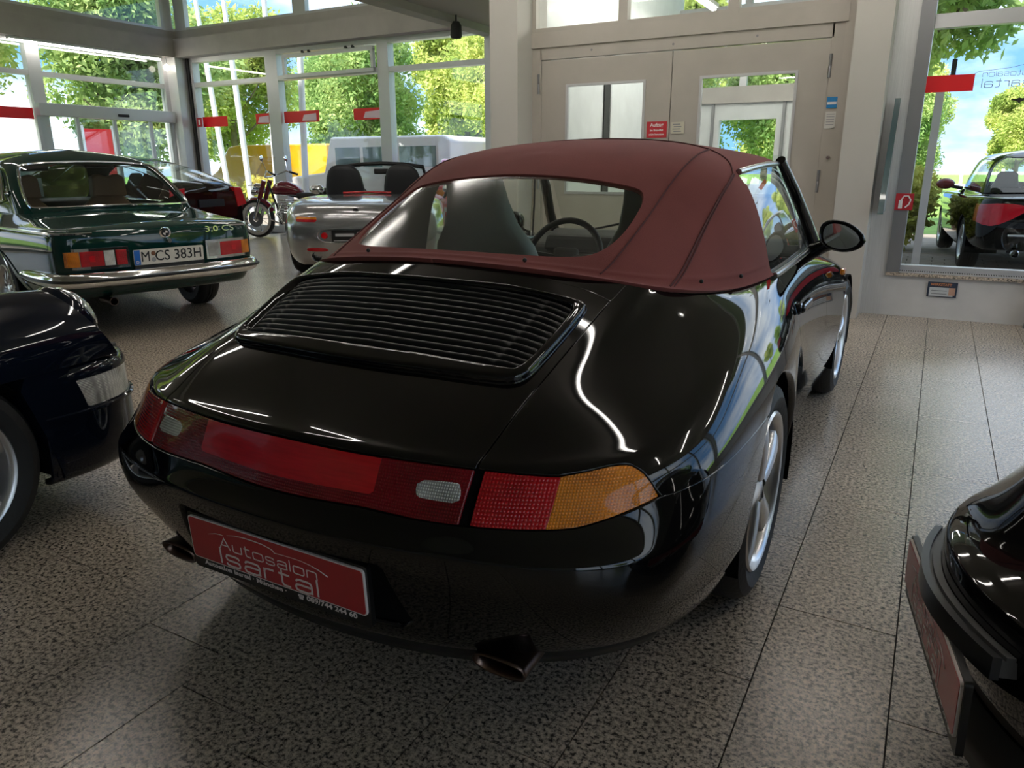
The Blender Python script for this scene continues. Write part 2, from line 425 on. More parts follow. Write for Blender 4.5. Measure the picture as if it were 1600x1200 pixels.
def wheel(parent,loc,side,R,W,rimR,style='cup',m_rim=None,name='wheel',rot=0.0,segs=56):
    """side +1: outer face towards +x. Parts: tyre, rim, spokes, hub"""
    m_rim=m_rim or M_rim
    w=bpy.data.objects.new(name,None); COL.objects.link(w); w.parent=parent; w.location=loc; w.empty_display_size=.05
    s=side; h=W/2; sh=.018
    prof=[(rimR-.006,-h+.03),(rimR+.012,-h+.012),(R-.045,-h),(R-.018,-h+.012),(R-.003,-h+.035),(R,-h+.06)]
    for k in (-.5,-.17,.17,.5):                       # grooves
        x=k*(W-.11); prof+=[(R,x-.006),(R-.007,x-.005),(R-.007,x+.005),(R,x+.006)]
    prof+=[(R,h-.06),(R-.003,h-.035),(R-.018,h-.012),(R-.045,h),(rimR+.012,h-.012),(rimR-.006,h-.03)]
    prof=[(r,x*s) for r,x in prof]
    latheo('tyre',prof,M_rub,w,segs,sharp=30)
    rp=[(rimR+.006,h-.018),(rimR+.009,h-.010),(rimR+.004,h-.004),(rimR-.006,h-.008),(rimR-.014,h-.022),(rimR-.022,h-.05),(rimR-.03,-h*.2),(rimR-.012,-h+.03),(rimR,-h+.02)]
    latheo('rim',[(r,x*s) for r,x in rp],m_rim,w,segs,sharp=50)
    latheo('brake_disc',[(.03,h-.125),(rimR*.72,h-.125),(rimR*.72,h-.145),(.03,h-.145)] if s>0 else [(.03,-h+.125),(rimR*.72,-h+.125),(rimR*.72,-h+.145),(.03,-h+.145)],M_steel,w,32)
    boxo('brake_caliper',(s*(h-.13),.0,rimR*.55),(.06,.16,.07),M_rimdark,w,bev=.012)
    # backing
    latheo('wheel_back',[(rimR-.03,(-h*.4)*s),(.02,(-h*.4)*s)],M_gap,w,24)
    if style=='cup':
        for k in range(5):
            a0=rot+2*PI*k/5; V=[];F=[]
            st=[(.035,.033,.030,.0),(.075,.031,.034,.02),(.12,.033,.036,.05),(.165,.039,.036,.08),(rimR-.008,.056,.030,.10)]
            for r,hw,dz,tw in st:
                for q,(c,d) in enumerate(((-1,-.022),(-.85,-.004),(0,.006),(.85,-.004),(1,-.022))):
                    ang=a0+tw; x=h-.050+dz+d*.9
                    py=r; pz=hw*c
                    V.append((s*x,py*math.cos(ang)-pz*math.sin(ang),py*math.sin(ang)+pz*math.cos(ang)))
            for i in range(len(st)-1):
                for q in range(4):
                    f=(i*5+q,i*5+q+1,(i+1)*5+q+1,(i+1)*5+q); F.append(f if s<0 else f[::-1])
            pymesh('spoke',V,F,w,m_rim,True)
    elif style=='multi':
        for k in range(12):
            a=rot+2*PI*k/12; bm=bmesh.new()
            tube(bm,[(s*(h-.05),.03*math.cos(a),.03*math.sin(a)),(s*(h-.03),.09*math.cos(a),.09*math.sin(a)),(s*(h-.045),(rimR-.015)*math.cos(a),(rimR-.015)*math.sin(a))],[.012,.009,.009],6)
            bmobj('spoke',bm,w,m_rim,True)
    latheo('hub',[(.0005,h-.020),(.026,h-.020),(.034,h-.026),(.050,h-.034),(.056,h-.05),(.056,h-.09)] if s>0 else [(.0005,-h+.020),(.026,-h+.020),(.034,-h+.026),(.050,-h+.034),(.056,-h+.05),(.056,-h+.09)],m_rim,w,24)
    for k in range(5):
        a=rot+2*PI*(k+.5)/5
        latheo('wheel_bolt',[(.0005,s*(h-.026)),(.009,s*(h-.026)),(.010,s*(h-.05))],M_steel,w,8,off=(0,.042*math.cos(a),.042*math.sin(a)))
    return w
def arch_liner(parent,y,z,r,x0,x1,m=None):
    V=[];F=[];n=24
    for k in range(n+1):
        a=-.25+ (PI+.5)*k/n
        for x in (x0,x1): V.append((x,y+r*math.cos(a),z+r*math.sin(a)))
    for k in range(n): F.append((2*k,2*k+1,2*k+3,2*k+2))
    i0=len(V); V.append((x0,y,z)); 
    for k in range(n): F.append((2*k,2*k+2,i0))
    return pymesh('arch_liner',V,F,parent,m or M_gap,True)
def seat(parent,x,y,z,m,head=False,wide=.5,tall=.62,lean=.25,name='seat'):
    s=bpy.data.objects.new(name,None); COL.objects.link(s); s.parent=parent; s.location=(x,y,z)
    boxo('seat_cushion',(0,.25,.09),(wide,.5,.16),m,s,bev=.05,seg=3)
    # one-piece shell back, narrowing to the head rest
    V=[];F=[];prof=[(0,.25,.10),(.12,.26,.11),(.3,.255,.10),(.44,.215,.085),(.52,.155,.07),(.60,.13,.062),(.68,.118,.052),(.715,.08,.03)]
    if head: prof=[(0,.25,.10),(.12,.26,.11),(.3,.26,.11),(.48,.245,.10),(.58,.225,.09),(.65,.195,.08),(.70,.14,.06),(.72,.06,.03)]
    n=20
    for t,hw,d in prof:
        for k in range(n):
            a=2*PI*k/n; c,sn=math.cos(a),math.sin(a)
            cx=math.copysign(abs(c)**.5,c)*hw; cy=math.copysign(abs(sn)**.6,sn)*d*.75
            V.append((cx*wide/.52,cy-lean*t,.12+t*tall/.715))
    for i in range(len(prof)-1):
        for k in range(n): F.append((i*n+k,i*n+(k+1)%n,(i+1)*n+(k+1)%n,(i+1)*n+k))
    F.append(tuple((len(prof)-1)*n+k for k in range(n)))
    pymesh('seat_back',V,F,s,m,True)
    return s
def steering(parent,x,y,z,tilt,m,r=.185):
    w=bpy.data.objects.new('steering_wheel',None); COL.objects.link(w); w.parent=parent; w.location=(x,y,z); w.rotation_euler=(tilt,0,0)
    tubeo('wheel_ring',[(r*math.cos(a),0,r*math.sin(a)) for a in np.linspace(0,2*PI,33)[:-1]],.015,m,w,8,True)
    boxo('wheel_boss',(0,.02,0),(.13,.05,.11),m,w,bev=.02)
    for a in (.1,PI-.1,-PI/2): tubeo('wheel_spoke',[(0,.01,0),(r*math.cos(a),0,r*math.sin(a))],.013,m,w,6)
    return w
def dealer_plate(parent,loc,rot=(0,0,0),scale=1.0,w=.52,h=.108):
    """red dealer plate in black holder, face towards -y, origin at plate centre"""
    p=bpy.data.objects.new('dealer_plate',None); COL.objects.link(p); p.parent=parent; p.location=loc; p.rotation_euler=rot; p.scale=(scale,)*3
    prismo('plate_holder',[(x,z-.012) for x,z in rrect(w+.012,h+.036,.008)],.004,.016,M_pblack,p,'xz')
    prismo('plate_border',rrect(w,h,.010),-.001,.006,M_pwhite,p,'xz')
    prismo('plate_panel',rrect(w-.006,h-.006,.008),-.0018,.004,M_pred,p,'xz')
    F=-.0026
    lettering('lettering','Autosalon',.0275,.293,.0026,M_pwhite,p,(-.161,F,-.0065))
    lettering('lettering','Isartal',.041,.297,.0046,M_pwhite,p,(-.165,F,-.047))
    bm=bmesh.new()
    for pts,rs in (([(-.196,.0195),(-.17,.027),(-.155,.0285),(-.144,.028)],[.0003,.0009,.0010,.0005]),
                   ([(-.132,.032),(-.105,.0375),(-.075,.040),(-.045,.040),(-.02,.039),(0,.0355),(.009,.033),(.015,.027),(.04,.0285),(.07,.0292),(.093,.029),(.12,.0255),(.14,.021),(.164,.012)],[.0003,.0010,.0013,.0013,.0012,.0011,.0010,.0008,.0006,.0006,.0006,.0008,.0010,.0012])):
        tube(bm,[(a_,F+.0004,b_) for a_,b_ in pts],rs,6)
    bmobj('logo_swoosh',bm,p,M_pwhite,True)
    text('address_line','Autosalon Isartal · München ·',.0155,M_pwhite,p,(-.232,.0032,-h/2-.0125),ext=.0003,sx=1.42,align='LEFT',off=.0003)
    text('address_line','089/744 244 60',.0170,M_pwhite,p,(.088,.0032,-h/2-.0125),ext=.0003,sx=1.30,align='LEFT',off=.0004)
    bm=bmesh.new()      # telephone sign
    box(bm,(.072,.0030,-h/2-.0160),(.011,.001,.0065)); box(bm,(.072,.0030,-h/2-.0095),(.015,.001,.003)); box(bm,(.0658,.0030,-h/2-.0118),(.0028,.001,.003)); box(bm,(.0782,.0030,-h/2-.0118),(.0028,.001,.003))
    bmobj('telephone_sign',bm,p,M_pwhite)
    return p
M_slat=mat('slat_black',(.006,.006,.006),rough=.42,spec=.28)
M_topd=mat('roof_seam_thread',(.085,.022,.022),rough=.9)
M_alu=mat('satin_aluminium',(.55,.55,.56),rough=.22,metal=1.0)
M_mirror=mat('mirror_silver',(.8,.82,.82),rough=.02,metal=1.0)
# ================================================================= room shell
YD=6.91; YB=10.8; XL=-13.7; XR=4.6; YF=-5.2; ZS=3.26; ZC=4.5
def granite():
    m=bpy.data.materials.new('granite'); m.use_nodes=True; nt=m.node_tree; b=nt.nodes['Principled BSDF']; N=nt.nodes.new; L=nt.links.new
    g=N('ShaderNodeNewGeometry'); mp=N('ShaderNodeMapping'); mp.inputs['Scale'].default_value=(1,1.0,1); L(g.outputs['Position'],mp.inputs['Vector'])
    n1=N('ShaderNodeTexNoise'); n1.inputs['Scale'].default_value=85; n1.inputs['Detail'].default_value=8; n1.inputs['Roughness'].default_value=.75; L(mp.outputs[0],n1.inputs['Vector'])
    r1=N('ShaderNodeValToRGB'); e=r1.color_ramp.elements; e[0].position=.42; e[0].color=(.048,.042,.037,1); e[1].position=.60; e[1].color=(.76,.635,.505,1)
    x=r1.color_ramp.elements.new(.50); x.color=(.47,.395,.32,1)
    L(n1.outputs['Fac'],r1.inputs['Fac'])
    n2=N('ShaderNodeTexNoise'); n2.inputs['Scale'].default_value=2.2; n2.inputs['Detail'].default_value=4; L(g.outputs['Position'],n2.inputs['Vector'])
    mx=N('ShaderNodeMix'); mx.data_type='RGBA'; mx.blend_type='MULTIPLY'; mx.inputs['Factor'].default_value=.35
    L(r1.outputs[0],mx.inputs['A']); L(n2.outputs['Fac'],mx.inputs['B'])
    mu=N('ShaderNodeMix'); mu.data_type='RGBA'; mu.blend_type='MULTIPLY'; mu.inputs['Factor'].default_value=1; mu.inputs['B'].default_value=(1.15,1.15,1.15,1)
    L(mx.outputs['Result'],mu.inputs['A']); L(mu.outputs['Result'],b.inputs['Base Color'])
    rr=N('ShaderNodeMapRange'); rr.inputs['To Min'].default_value=.20; rr.inputs['To Max'].default_value=.31; L(n1.outputs['Fac'],rr.inputs['Value']); L(rr.outputs[0],b.inputs['Roughness'])
    b.inputs['Specular IOR Level'].default_value=.6
    return m
M_gran=granite()
M_grout=mat('floor_joint',(.035,.033,.030),rough=.8)
M_wall=mat('wall_paint',(.50,.475,.44),rough=.7,bump=(40,.04))
M_wallw=mat('wall_white',(.62,.61,.60),rough=.6,var=(6,.05))
M_wallr=mat('wall_rear',(.30,.29,.275),rough=.8)
M_ceil=mat('ceiling_paint',(.42,.39,.36),rough=.8)
M_beam=mat('beam_grey',(.40,.375,.35),rough=.75,bump=(18,.12),var=(3,.08))
M_clad=mat('brushed_cladding',(.62,.62,.62),rough=.38,metal=.25,var=(14,.10,(40,40,.4)))
M_frame=mat('window_frame',(.56,.56,.57),rough=.38,metal=.35)
M_frame2=mat('window_frame_dark',(.25,.25,.26),rough=.4,metal=.4)
M_pane=glassmat('window_glass',(.97,.99,.985),.035)
M_lift=mat('lift_door_paint',(.42,.385,.34),rough=.5,var=(4,.05),bump=(30,.03))
M_liftin=mat('lift_cabin_panel',(.60,.62,.62),rough=.4,var=(5,.06))
M_dark=mat('dark_slot',(.02,.02,.02),rough=.7)
M_decal=mat('decal_red',(.80,.006,.012),rough=.4)
M_lamp=mat('tube_lamp',(.9,.88,.8),emit=(1.0,.95,.87),estr=24.0)
def struct(o): return tag(o,kind='structure')
# ---- floor with single tiles
fl=struct(pymesh('floor',[(XL-.2,YF-.2,-.012),(XR+.2,YF-.2,-.012),(XR+.2,YB+.2,-.012),(XL-.2,YB+.2,-.012)],[(0,1,2,3)],None,M_grout))
TW,TL,JG=.30,.81,.0036; TX0=-.242; TY0=2.794
def tilemesh(w,l):
    V=[(0,0,-.012),(w,0,-.012),(w,l,-.012),(0,l,-.012),(0,0,0),(w,0,0),(w,l,0),(0,l,0)]
    F=[(4,5,6,7),(0,1,5,4),(1,2,6,5),(2,3,7,6),(3,0,4,7)]
    me=bpy.data.meshes.new('floor_tile'); me.from_pydata(V,[],F); me.materials.append(M_gran); return me
known={0:0.0,-4:1.984-.846+.0,-5:1.286,-6:.93,-7:1.185,1:.46}
TM=tilemesh(TW-JG,TL-JG)
cand=[]; rest=[]
for k in range(int((XL-TX0)/TW)-1,int((XR-TX0)/TW)+1):
    rng=random.Random(k*31+5); off={0:0.0,-1:.37,-4:.24,-5:.112,-6:.56,-7:.011,1:.35,2:.52}.get(k,rng.random()*TL)
    x=TX0+k*TW
    for j in range(-12,12):
        y=TY0-off+j*TL if k not in (0,) else TY0+j*TL
        if y<YF or y+TL>YB or x<XL or x+TW>XR: continue
        if x>-3.9 and y>YD: continue
        cx,cy=x+TW/2,y+TL/2
        # seen from the camera: in front of it and inside the horizontal field
        ang=math.atan2(cx,cy+.35)+math.radians(29.2); vis=cy>.2 and abs(ang)<math.radians(40)
        cand.append(((0 if vis else 100)+math.hypot(cx,cy),x,y))
cand.sort()
for d,x,y in cand[:295]:
    o=bpy.data.objects.new('floor_tile',TM); COL.objects.link(o); o.parent=fl; o.location=(x+JG/2,y+JG/2,0)
V=[];F=[]
for d,x,y in cand[295:]:
    i=len(V); a,b=x+JG/2,y+JG/2; V+=[(a,b,0),(a+TW-JG,b,0),(a+TW-JG,b+TL-JG,0),(a,b+TL-JG,0)]; F.append((i,i+1,i+2,i+3))
o=pymesh('floor_tiles',V,F,fl,M_gran); o['kind']='stuff'
# ---- back wall around the lift
wb=struct(span('wall_back',-3.92,-3.62,6.60,YD+.3,0,ZC,M_wall))
struct(span('wall_pillar',-.72,-.46,6.60,YD+.02,0,ZC,M_wall))
struct(span('trim_1',-.46,-.30,YD-.0,YD+.16,0,ZC,M_clad))
struct(span('trim_2',-3.64,-.80,YD-.03,YD+.10,2.30,2.435,M_lift))
struct(span('trim_3',-3.66,-3.62,YD-.02,YD+.10,0,ZC,M_frame)); struct(span('trim_4',-.82,-.72,YD-.02,YD+.10,0,ZC,M_lift))
# transom glazing above the lift door
def glazing(name,axis,at,a0,a1,z0,z1,posts,rails,fw=.07,fd=.09,m=None,pane=True,label=None):
    """framed glazing in plane x=at or y=at; posts = list of (pos,width); rails = list of (z,h)"""
    m=m or M_frame; e=bpy.data.objects.new(name,None); COL.objects.link(e); struct(e)
    e.location=((at,(a0+a1)/2,0) if axis=='x' else ((a0+a1)/2,at,0)); ox,oy=e.location[0],e.location[1]
    def sp(nm,p0,p1,q0,q1,zz0,zz1,mm):
        if axis=='y': span(nm,p0-ox,p1-ox,q0-oy,q1-oy,zz0,zz1,mm,e)
        else: span(nm,q0-ox,q1-ox,p0-oy,p1-oy,zz0,zz1,mm,e)
    for p,w in posts: sp('mullion',p-w/2,p+w/2,at-fd/2,at+fd/2,z0,z1,m)
    for z,h in rails: sp('transom',a0,a1,at-fd/2+.004,at+fd/2-.004,z-h/2,z+h/2,m)
    if pane:
        xs=sorted([(a0,0)]+[(p,w) for p,w in posts]+[(a1,0)]); zs=sorted([(z0,0)]+list(rails)+[(z1,0)])
        for (p,w),(p2,w2) in zip(xs,xs[1:]):
            for (z,h),(z2,h2) in zip(zs,zs[1:]):
                if p2-w2/2-p-w/2>.06 and z2-h2/2-z-h/2>.06: sp('pane',p+w/2,p2-w2/2,at-.006,at+.006,z+h/2,z2-h2/2,M_pane)
    return e
glazing('window_1','y',YD+.03,-3.62,-.80,2.435,ZS,[(-3.60,.04),(-2.70,.085),(-1.715,.09),(-.83,.06)],[(2.455,.04),(ZS-.03,.06)],m=M_lift)
# ---- lift: doors, cabin
ld=struct(thing('door_1',None,None,(0,YD,0)))
for (x0,x1,wx0,wx1,hx) in ((-3.52,-2.225,-3.26,-2.46,-3.55),(-2.215,-.915,-1.965,-1.145,-.905)):
    lf=bpy.data.objects.new('door_leaf',None); COL.objects.link(lf); lf.parent=ld
    zt,wz0,wz1=2.185,.95,1.965
    for a,b,c,d in ((x0,wx0,0.01,zt),(wx1,x1,0.01,zt),(wx0,wx1,0.01,wz0),(wx0,wx1,wz1,zt)): span('leaf_panel',a,b,.0,.05,c,d,M_lift,lf)
    for a,b,c,d in ((wx0,wx0+.022,wz0,wz1),(wx1-.022,wx1,wz0,wz1),(wx0+.022,wx1-.022,wz0,wz0+.022),(wx0+.022,wx1-.022,wz1-.022,wz1)): span('glazing_bead',a,b,-.008,.03,c,d,M_frame,lf)
    span('leaf_window',wx0+.022,wx1-.022,.018,.026,wz0+.022,wz1-.022,M_pane,lf)
    for z in (1.08,1.98):
        o=latheo('hinge',[(.0005,-.09),(.012,-.09),(.012,-.003),(.010,0),(.012,.003),(.012,.09),(.0005,.09)],M_frame2,lf,10,'z',(hx,-.012,z))
span('door_frame',-3.62,-3.522,-.01,.06,0,2.30,M_lift,ld); span('door_frame',-.913,-.82,-.01,.06,0,2.30,M_lift,ld); span('door_frame',-3.53,-.90,-.01,.06,2.195,2.30,M_lift,ld)
for x in (-3.0,-2.22,-1.5):
    latheo('frame_screw',[(.0005,-.012),(.010,-.012),(.012,-.004)],M_frame2,ld,10,'y',(x,0,2.25 if x!=-2.22 else 2.24))
latheo('key_switch',[(.0005,-.03),(.012,-.03),(.018,-.02),(.018,0)],M_chrome,ld,14,'y',(-.845,0,1.27))
# shaft and cabin
struct(span('wall_shaft_left',-3.82,-3.72,YD+.2,12.0,0,ZC,M_liftin)); struct(span('wall_shaft_right',-.72,-.62,YD+.2,12.0,0,ZC,M_liftin))
struct(span('trim_5',-3.715,-3.70,8.95,9.12,0,2.6,M_dark)); struct(span('trim_6',-3.72,-3.69,9.12,9.16,0,2.6,M_frame))
struct(span('ceiling_shaft',-3.8,-.62,YD+.15,12.1,ZC,ZC+.1,M_liftin)); struct(span('floor_shaft',-3.72,-.72,YD,12.0,-.05,-.002,M_frame2))
for n,(a,b,c,d) in enumerate(((-3.72,-3.02,0,2.2),(-2.20,-.72,0,2.2),(-3.02,-2.20,0,.95),(-3.02,-2.20,1.87,2.2))):
    struct(span('wall_far_%d'%(n+1),a,b,11.8,11.9,c,d,M_liftin))
struct(span('trim_7',-3.72,-.72,11.74,11.78,2.10,2.33,M_beam)); 
for x in (-3.12,-2.10): struct(span('trim_%d'%(8 if x<-3 else 9),x-.02,x+.02,11.76,11.80,0,2.1,M_frame2))
glazing('window_2','y',11.85,-3.72,-.72,2.2,ZC,[(-2.72,.10),(-1.6,.08)],[(3.4,.06)])
M_lampl=mat('shaft_lamp',(.9,.9,.85),emit=(1.0,.95,.86),estr=45.0)
for lx,wd_ in ((-2.9,'left'),(-1.5,'right')):
    lt=thing('lift_lamp','warm tube lamp hanging inside the lift shaft, %s of two'%wd_,'lamp',(lx,9.3,3.2))
    boxo('lamp_housing',(0,0,.03),(.10,2.8,.05),M_frame,lt); boxo('lamp_tube',(0,0,-.01),(.05,2.7,.04),M_lampl,lt)
    for q in (-1.2,1.2): tubeo('lamp_rod',[(0,q,.05),(0,q,ZC-3.2)],.008,M_frame,lt,6)
# ---- right window bay
struct(span('wall_plinth',-.30,XR,YD,YD+.25,0,.335,M_wallw))
struct(span('trim_10',-.30,XR,YD-.035,YD+.05,.335,.36,M_gran))
vg=thing('convector_grille','light metal slotted vent strip along the sill of the right window','vent',((XR-.30)/2,YD+.03,.36))
vg.location=(0,YD+.02,.36)
boxo('vent_bed',((XR-.3)/2,0,.006),(XR+.3,.07,.012),M_frame,vg)
for k in range(110):
    boxo('vent_slot',(-.28+k*.0165,-.004,.0135),(.007,.05,.004),M_dark,vg)
glazing('window_3','y',YD+.10,-.30,XR,.372,ZS,[(-.25,.10),(1.75,.09),(XR-.05,.1)],[(.392,.045),(2.255,.10),(ZS-.03,.06)],fd=.10)
struct(span('trim_11',-.30,-.20,YD-.02,YD+.06,.36,ZS,M_frame2))
# ---- right side glazing, wall behind the camera
glazing('window_4','x',XR,YF,YD,.35,ZS,[(YF+.05,.1),(-2.4,.12),(0.3,.12),(3.0,.12),(5.4,.12),(YD-.05,.1)],[(.38,.06),(2.5,.08),(ZS-.04,.08)])
struct(span('wall_right',XR-.02,XR+.2,YF,YD,0,.35,M_wallw))
struct(span('wall_front',XL,XR,YF-.2,YF,0,ZC,M_wallr))
# ---- ceiling
struct(span('ceiling',-6.4,XR,YF,YD+.3,ZS,ZS+.12,M_ceil)); struct(span('ceiling_mid',-6.4,-3.8,YD+.3,YB,ZS,ZS+.12,M_ceil))
struct(span('ceiling_high',XL,-6.4,YF,YB,ZC,ZC+.1,M_ceil))
struct(span('roof',XL-.6,XR+.6,YF-.4,YB+.6,ZC+.12,ZC+.3,M_wallr))
struct(span('trim_12',-6.52,-6.30,YF,YB,ZS-.10,ZC,M_beam))
struct(span('wall_upper_right',-3.9,XR+.2,YD+.1,YD+.2,ZS+.1,ZC,M_wallr)); struct(span('wall_upper_side',XR,XR+.2,YF,YD,ZS,ZC,M_wallr))
struct(span('wall_side',-3.92,-3.82,YD+.3,YB,0,ZC,M_wall))
# ---- beams and glazing of the left part
struct(span('trim_13',XL+.0,-6.4,YB-.30,YB+.06,3.29,3.62,M_beam)); struct(span('trim_14',XL-.06,XL+.30,YF,YB,3.29,3.62,M_beam))
struct(span('trim_15',XL+.0,-6.4,YB-.10,YB+.06,3.62,3.80,M_beam)); struct(span('trim_16',XL-.06,XL+.10,YF,YB,3.62,3.80,M_beam))
glazing('window_5','y',YB,XL,-3.9,0,3.29,[(XL+.30,.40),(-11.07,.30),(-8.47,.23),(-6.4,.14),(-3.95,.1)],[(.06,.12),(2.80,.08),(3.25,.08)],fd=.16)
glazing('window_6','x',XL,YF,YB,0,3.29,[(YB-.35,.16),(7.88,.22),(4.9,.15),(1.9,.15),(-1.1,.15),(-4.1,.15)],[(.06,.10),(2.77,.08),(3.26,.06)],fd=.14)
glazing('window_7','y',YB,XL,-6.4,3.80,ZC,[(XL+.25,.3),(-10.3,.3),(-7.6,.2)],[(3.83,.05)],fd=.10)
glazing('window_8','x',XL,YF,YB,3.80,ZC,[(YB-.2,.25),(7.2,.3),(4.2,.2),(1.0,.2)],[(3.83,.05)],fd=.10)
struct(span('trim_17',XL+.02,XL+.34,YB-.34,YB-.02,0,3.29,M_clad))
struct(span('trim_18',XL+.36,XL+.42,YB-.12,YB-.04,0,3.29,M_dark))
# opening light of the back glazing
ow=struct(thing('window_9',None,None,(-9.68,YB-.10,2.98)))
for a in ((0,.17,2.1,.06),(0,-.17,2.1,.06),(-1.02,0,.06,.30),(1.02,0,.06,.30)): boxo('sash_bar',(a[0],0,a[1]),(a[2],.06,a[3]),M_frame,ow)
boxo('pane',(0,0,0),(2.0,.01,.30),M_pane,ow)
tubeo('window_rod',[(-.9,-.06,.22),(.9,-.06,.22)],.010,M_frame,ow); 
for x in (-.5,-.35,.5,.65): boxo('rod_bracket',(x,-.06,.21),(.05,.03,.04),M_dark,ow)
# sliding door
sd=struct(thing('door_2',None,None,(XL+.12,9.1,0)))
boxo('door_header',(0,0,2.19),(.16,2.66,.21),M_frame,sd,bev=.01); boxo('door_sensor',(.09,.2,2.16),(.03,.22,.05),M_dark,sd,bev=.01)
for y in (-.66,.05,.80): boxo('door_stile',(0,y,1.04),(.05,.06,2.08),M_frame,sd)
for y0,y1 in ((-1.3,-.69),(-.63,.02),(.08,.77),(.83,1.3)): boxo('door_pane',(0,(y0+y1)/2,1.04),(.012,y1-y0,2.04),M_pane,sd)
# ---- red glass decals
def decal(name,axis,at,a0,a1,z0,z1,label,m=None):
    m=m or M_decal
    o=span(name,a0,a1,at-.001,at+.001,z0,z1,m) if axis=='y' else span(name,at-.001,at+.001,a0,a1,z0,z1,m)
    return tag(o,label,'decal')
decal('glass_decal','y',YB-.012,-13.15,-12.44,2.01,2.20,'red sticker bar on back glazing, leftmost beside the corner column')
DC=[decal('glass_decal','y',YB-.012,-11.65,-11.22,2.02,2.21,'short red sticker left of the mullion behind the motorcycle')]
decal('glass_decal','y',YB-.012,-10.90,-10.03,2.02,2.22,'red sticker bar right of the mullion behind the motorcycle')
decal('glass_decal','y',YB-.012,-9.22,-8.60,2.02,2.21,'red and white sticker left of the second mullion on back glazing')
decal('glass_decal','x',XL+.012,6.6,7.76,2.03,2.21,'red sticker bar at left edge beside sliding door header')
decal('glass_decal','y',YD+.088,-.20,.12,1.75,1.87,'red sticker bar on the right-hand window above the parked car')
for x0,x1,q in ((-11.6,-11.3,0),(-10.45,-10.1,1),(-9.0,-8.62,2)):
    par=[o for o in bpy.data.objects if o.name.startswith('glass_decal')][q+1]
    prismo('decal_print',[(x0,2.05),(x1,2.04),(x1,2.17),(x0+.05,2.15)],YB-.018,YB-.0135,mat('decal_pale',(.80,.62,.70),rough=.5),par,'xz')
M_grey=mat('decal_grey',(.22,.23,.25),rough=.5)
wl=thing('window_lettering','grey mirrored dealer lettering on the right-hand window','lettering',(.34,YD+.088,1.83))
lettering('lettering','Autosalon',.042,.33,.0028,M_grey,wl,(.16,0,.015),True); lettering('lettering','Isartal',.064,.335,.0042,M_grey,wl,(.165,0,-.062),True)
tubeo('logo_swoosh',[(-.24,0,.03),(-.2,0,.055),(-.1,0,.062),(.0,0,.07),(.1,0,.09),(.2,0,.085)],.0016,M_grey,wl,5)
bd=thing('bird_decal','dark bird silhouette sticker on the right-hand window','decal',(.43,YD+.088,1.67))
pymesh('bird_shape',[(-.055,0,.012),(-.02,0,.010),(0,0,.018),(.02,0,.012),(.06,0,.03),(.075,0,.02),(.03,0,-.004),(.01,0,-.012),(.004,0,-.028),(-.008,0,-.012),(-.03,0,-.002),(-.05,0,.0)],[tuple(range(12))],bd,M_dark)
# ---- signs on the walls
def sign(name,loc,w,h,m,label,cat='sign',rot=(0,0,0),d=.006):
    s=thing(name,label,cat,loc); s.rotation_euler=rot
    boxo('sign_board',(0,0,0),(w,d,h),m,s,bev=.001); return s
s1=sign('lift_notice',(-2.335,YD-.006,1.53),.19,.14,mat('sign_red',(.52,.03,.04),rough=.4),'red notice beside lift door seam reading Aufzug')
text('sign_text','Aufzug',.045,M_pw:=mat('sign_white',(.8,.78,.76),rough=.5),s1,(0,-.004,.040),ext=.0005,off=.0008)
text('sign_text','im Brandfall',.026,M_pw,s1,(0,-.004,-.006),ext=.0005,off=.0006); text('sign_text','nicht benutzen',.024,M_pw,s1,(0,-.004,-.042),ext=.0005,off=.0006)
s2=sign('lift_label',(-2.14,YD-.006,1.54),.12,.10,mat('label_cream',(.55,.52,.42),rough=.6),'small cream data label right of the red lift notice')
for k in range(4): boxo('label_print',(-.01+.01*(k%2),-.004,.03-.02*k),(.07,.001,.008),M_grey,s2)
s3=sign('door_sticker',(-.86,YD-.016,1.70),.08,.085,mat('sticker_blue',(.02,.22,.52),rough=.4),'small blue sticker on the right lift door frame')
boxo('sticker_band',(0,-.004,-.005),(.07,.001,.02),M_pw,s3)
s4=sign('door_notice',(-.86,YD-.016,1.565),.08,.13,mat('paper',(.62,.61,.58),rough=.7),'pale paper notice under the blue sticker on lift door frame')
for k in range(5): boxo('notice_print',(0,-.004,.045-.02*k),(.06,.001,.004),M_grey,s4)
s5=sign('hose_sign',(-.235,YD-.03,.925),.13,.13,mat('fire_red',(.45,.02,.03),rough=.4),'square red fire sign with white extinguisher symbol on window frame')
tubeo('symbol',[(-.02,-.005,-.045),(-.02,-.005,.02),(-.005,-.005,.045),(.025,-.005,.045),(.045,-.005,.015),(.035,-.005,-.02),(.01,-.005,-.045)],.0055,M_pw,s5,6)
boxo('symbol_bottle',(-.025,-.004,-.02),(.028,.002,.065),M_pw,s5)
s5b=sign('hose_sign',(XL+.55,YB-.10,2.10),.16,.17,MATS['fire_red'],'small red fire sign on corner post beside leftmost red sticker',)
boxo('symbol_bottle',(0,-.004,0),(.05,.002,.10),M_pw,s5b)
s6=sign('workshop_sign',(.125,YD-.008,.24),.21,.12,mat('sign_navy',(.03,.045,.08),rough=.4),'small framed WERKSTATT sign on the white plinth under right window',d=.012)
boxo('sign_paper',(-.005,-.008,-.018),(.17,.002,.07),mat('paper2',(.55,.58,.60),rough=.6),s6)
text('sign_text','WERKSTATT',.026,mat('sign_orange',(.6,.25,.12),rough=.5),s6,(-.01,-.009,.040),ext=.0005,off=.0008)
for k in range(2): boxo('sign_print',(-.02,-.0105,-.008-.025*k),(.11,.001,.006),M_grey,s6)
boxo('sign_picture',(.07,-.0105,-.012),(.045,.001,.06),mat('sign_pic',(.5,.3,.22),rough=.5),s6)
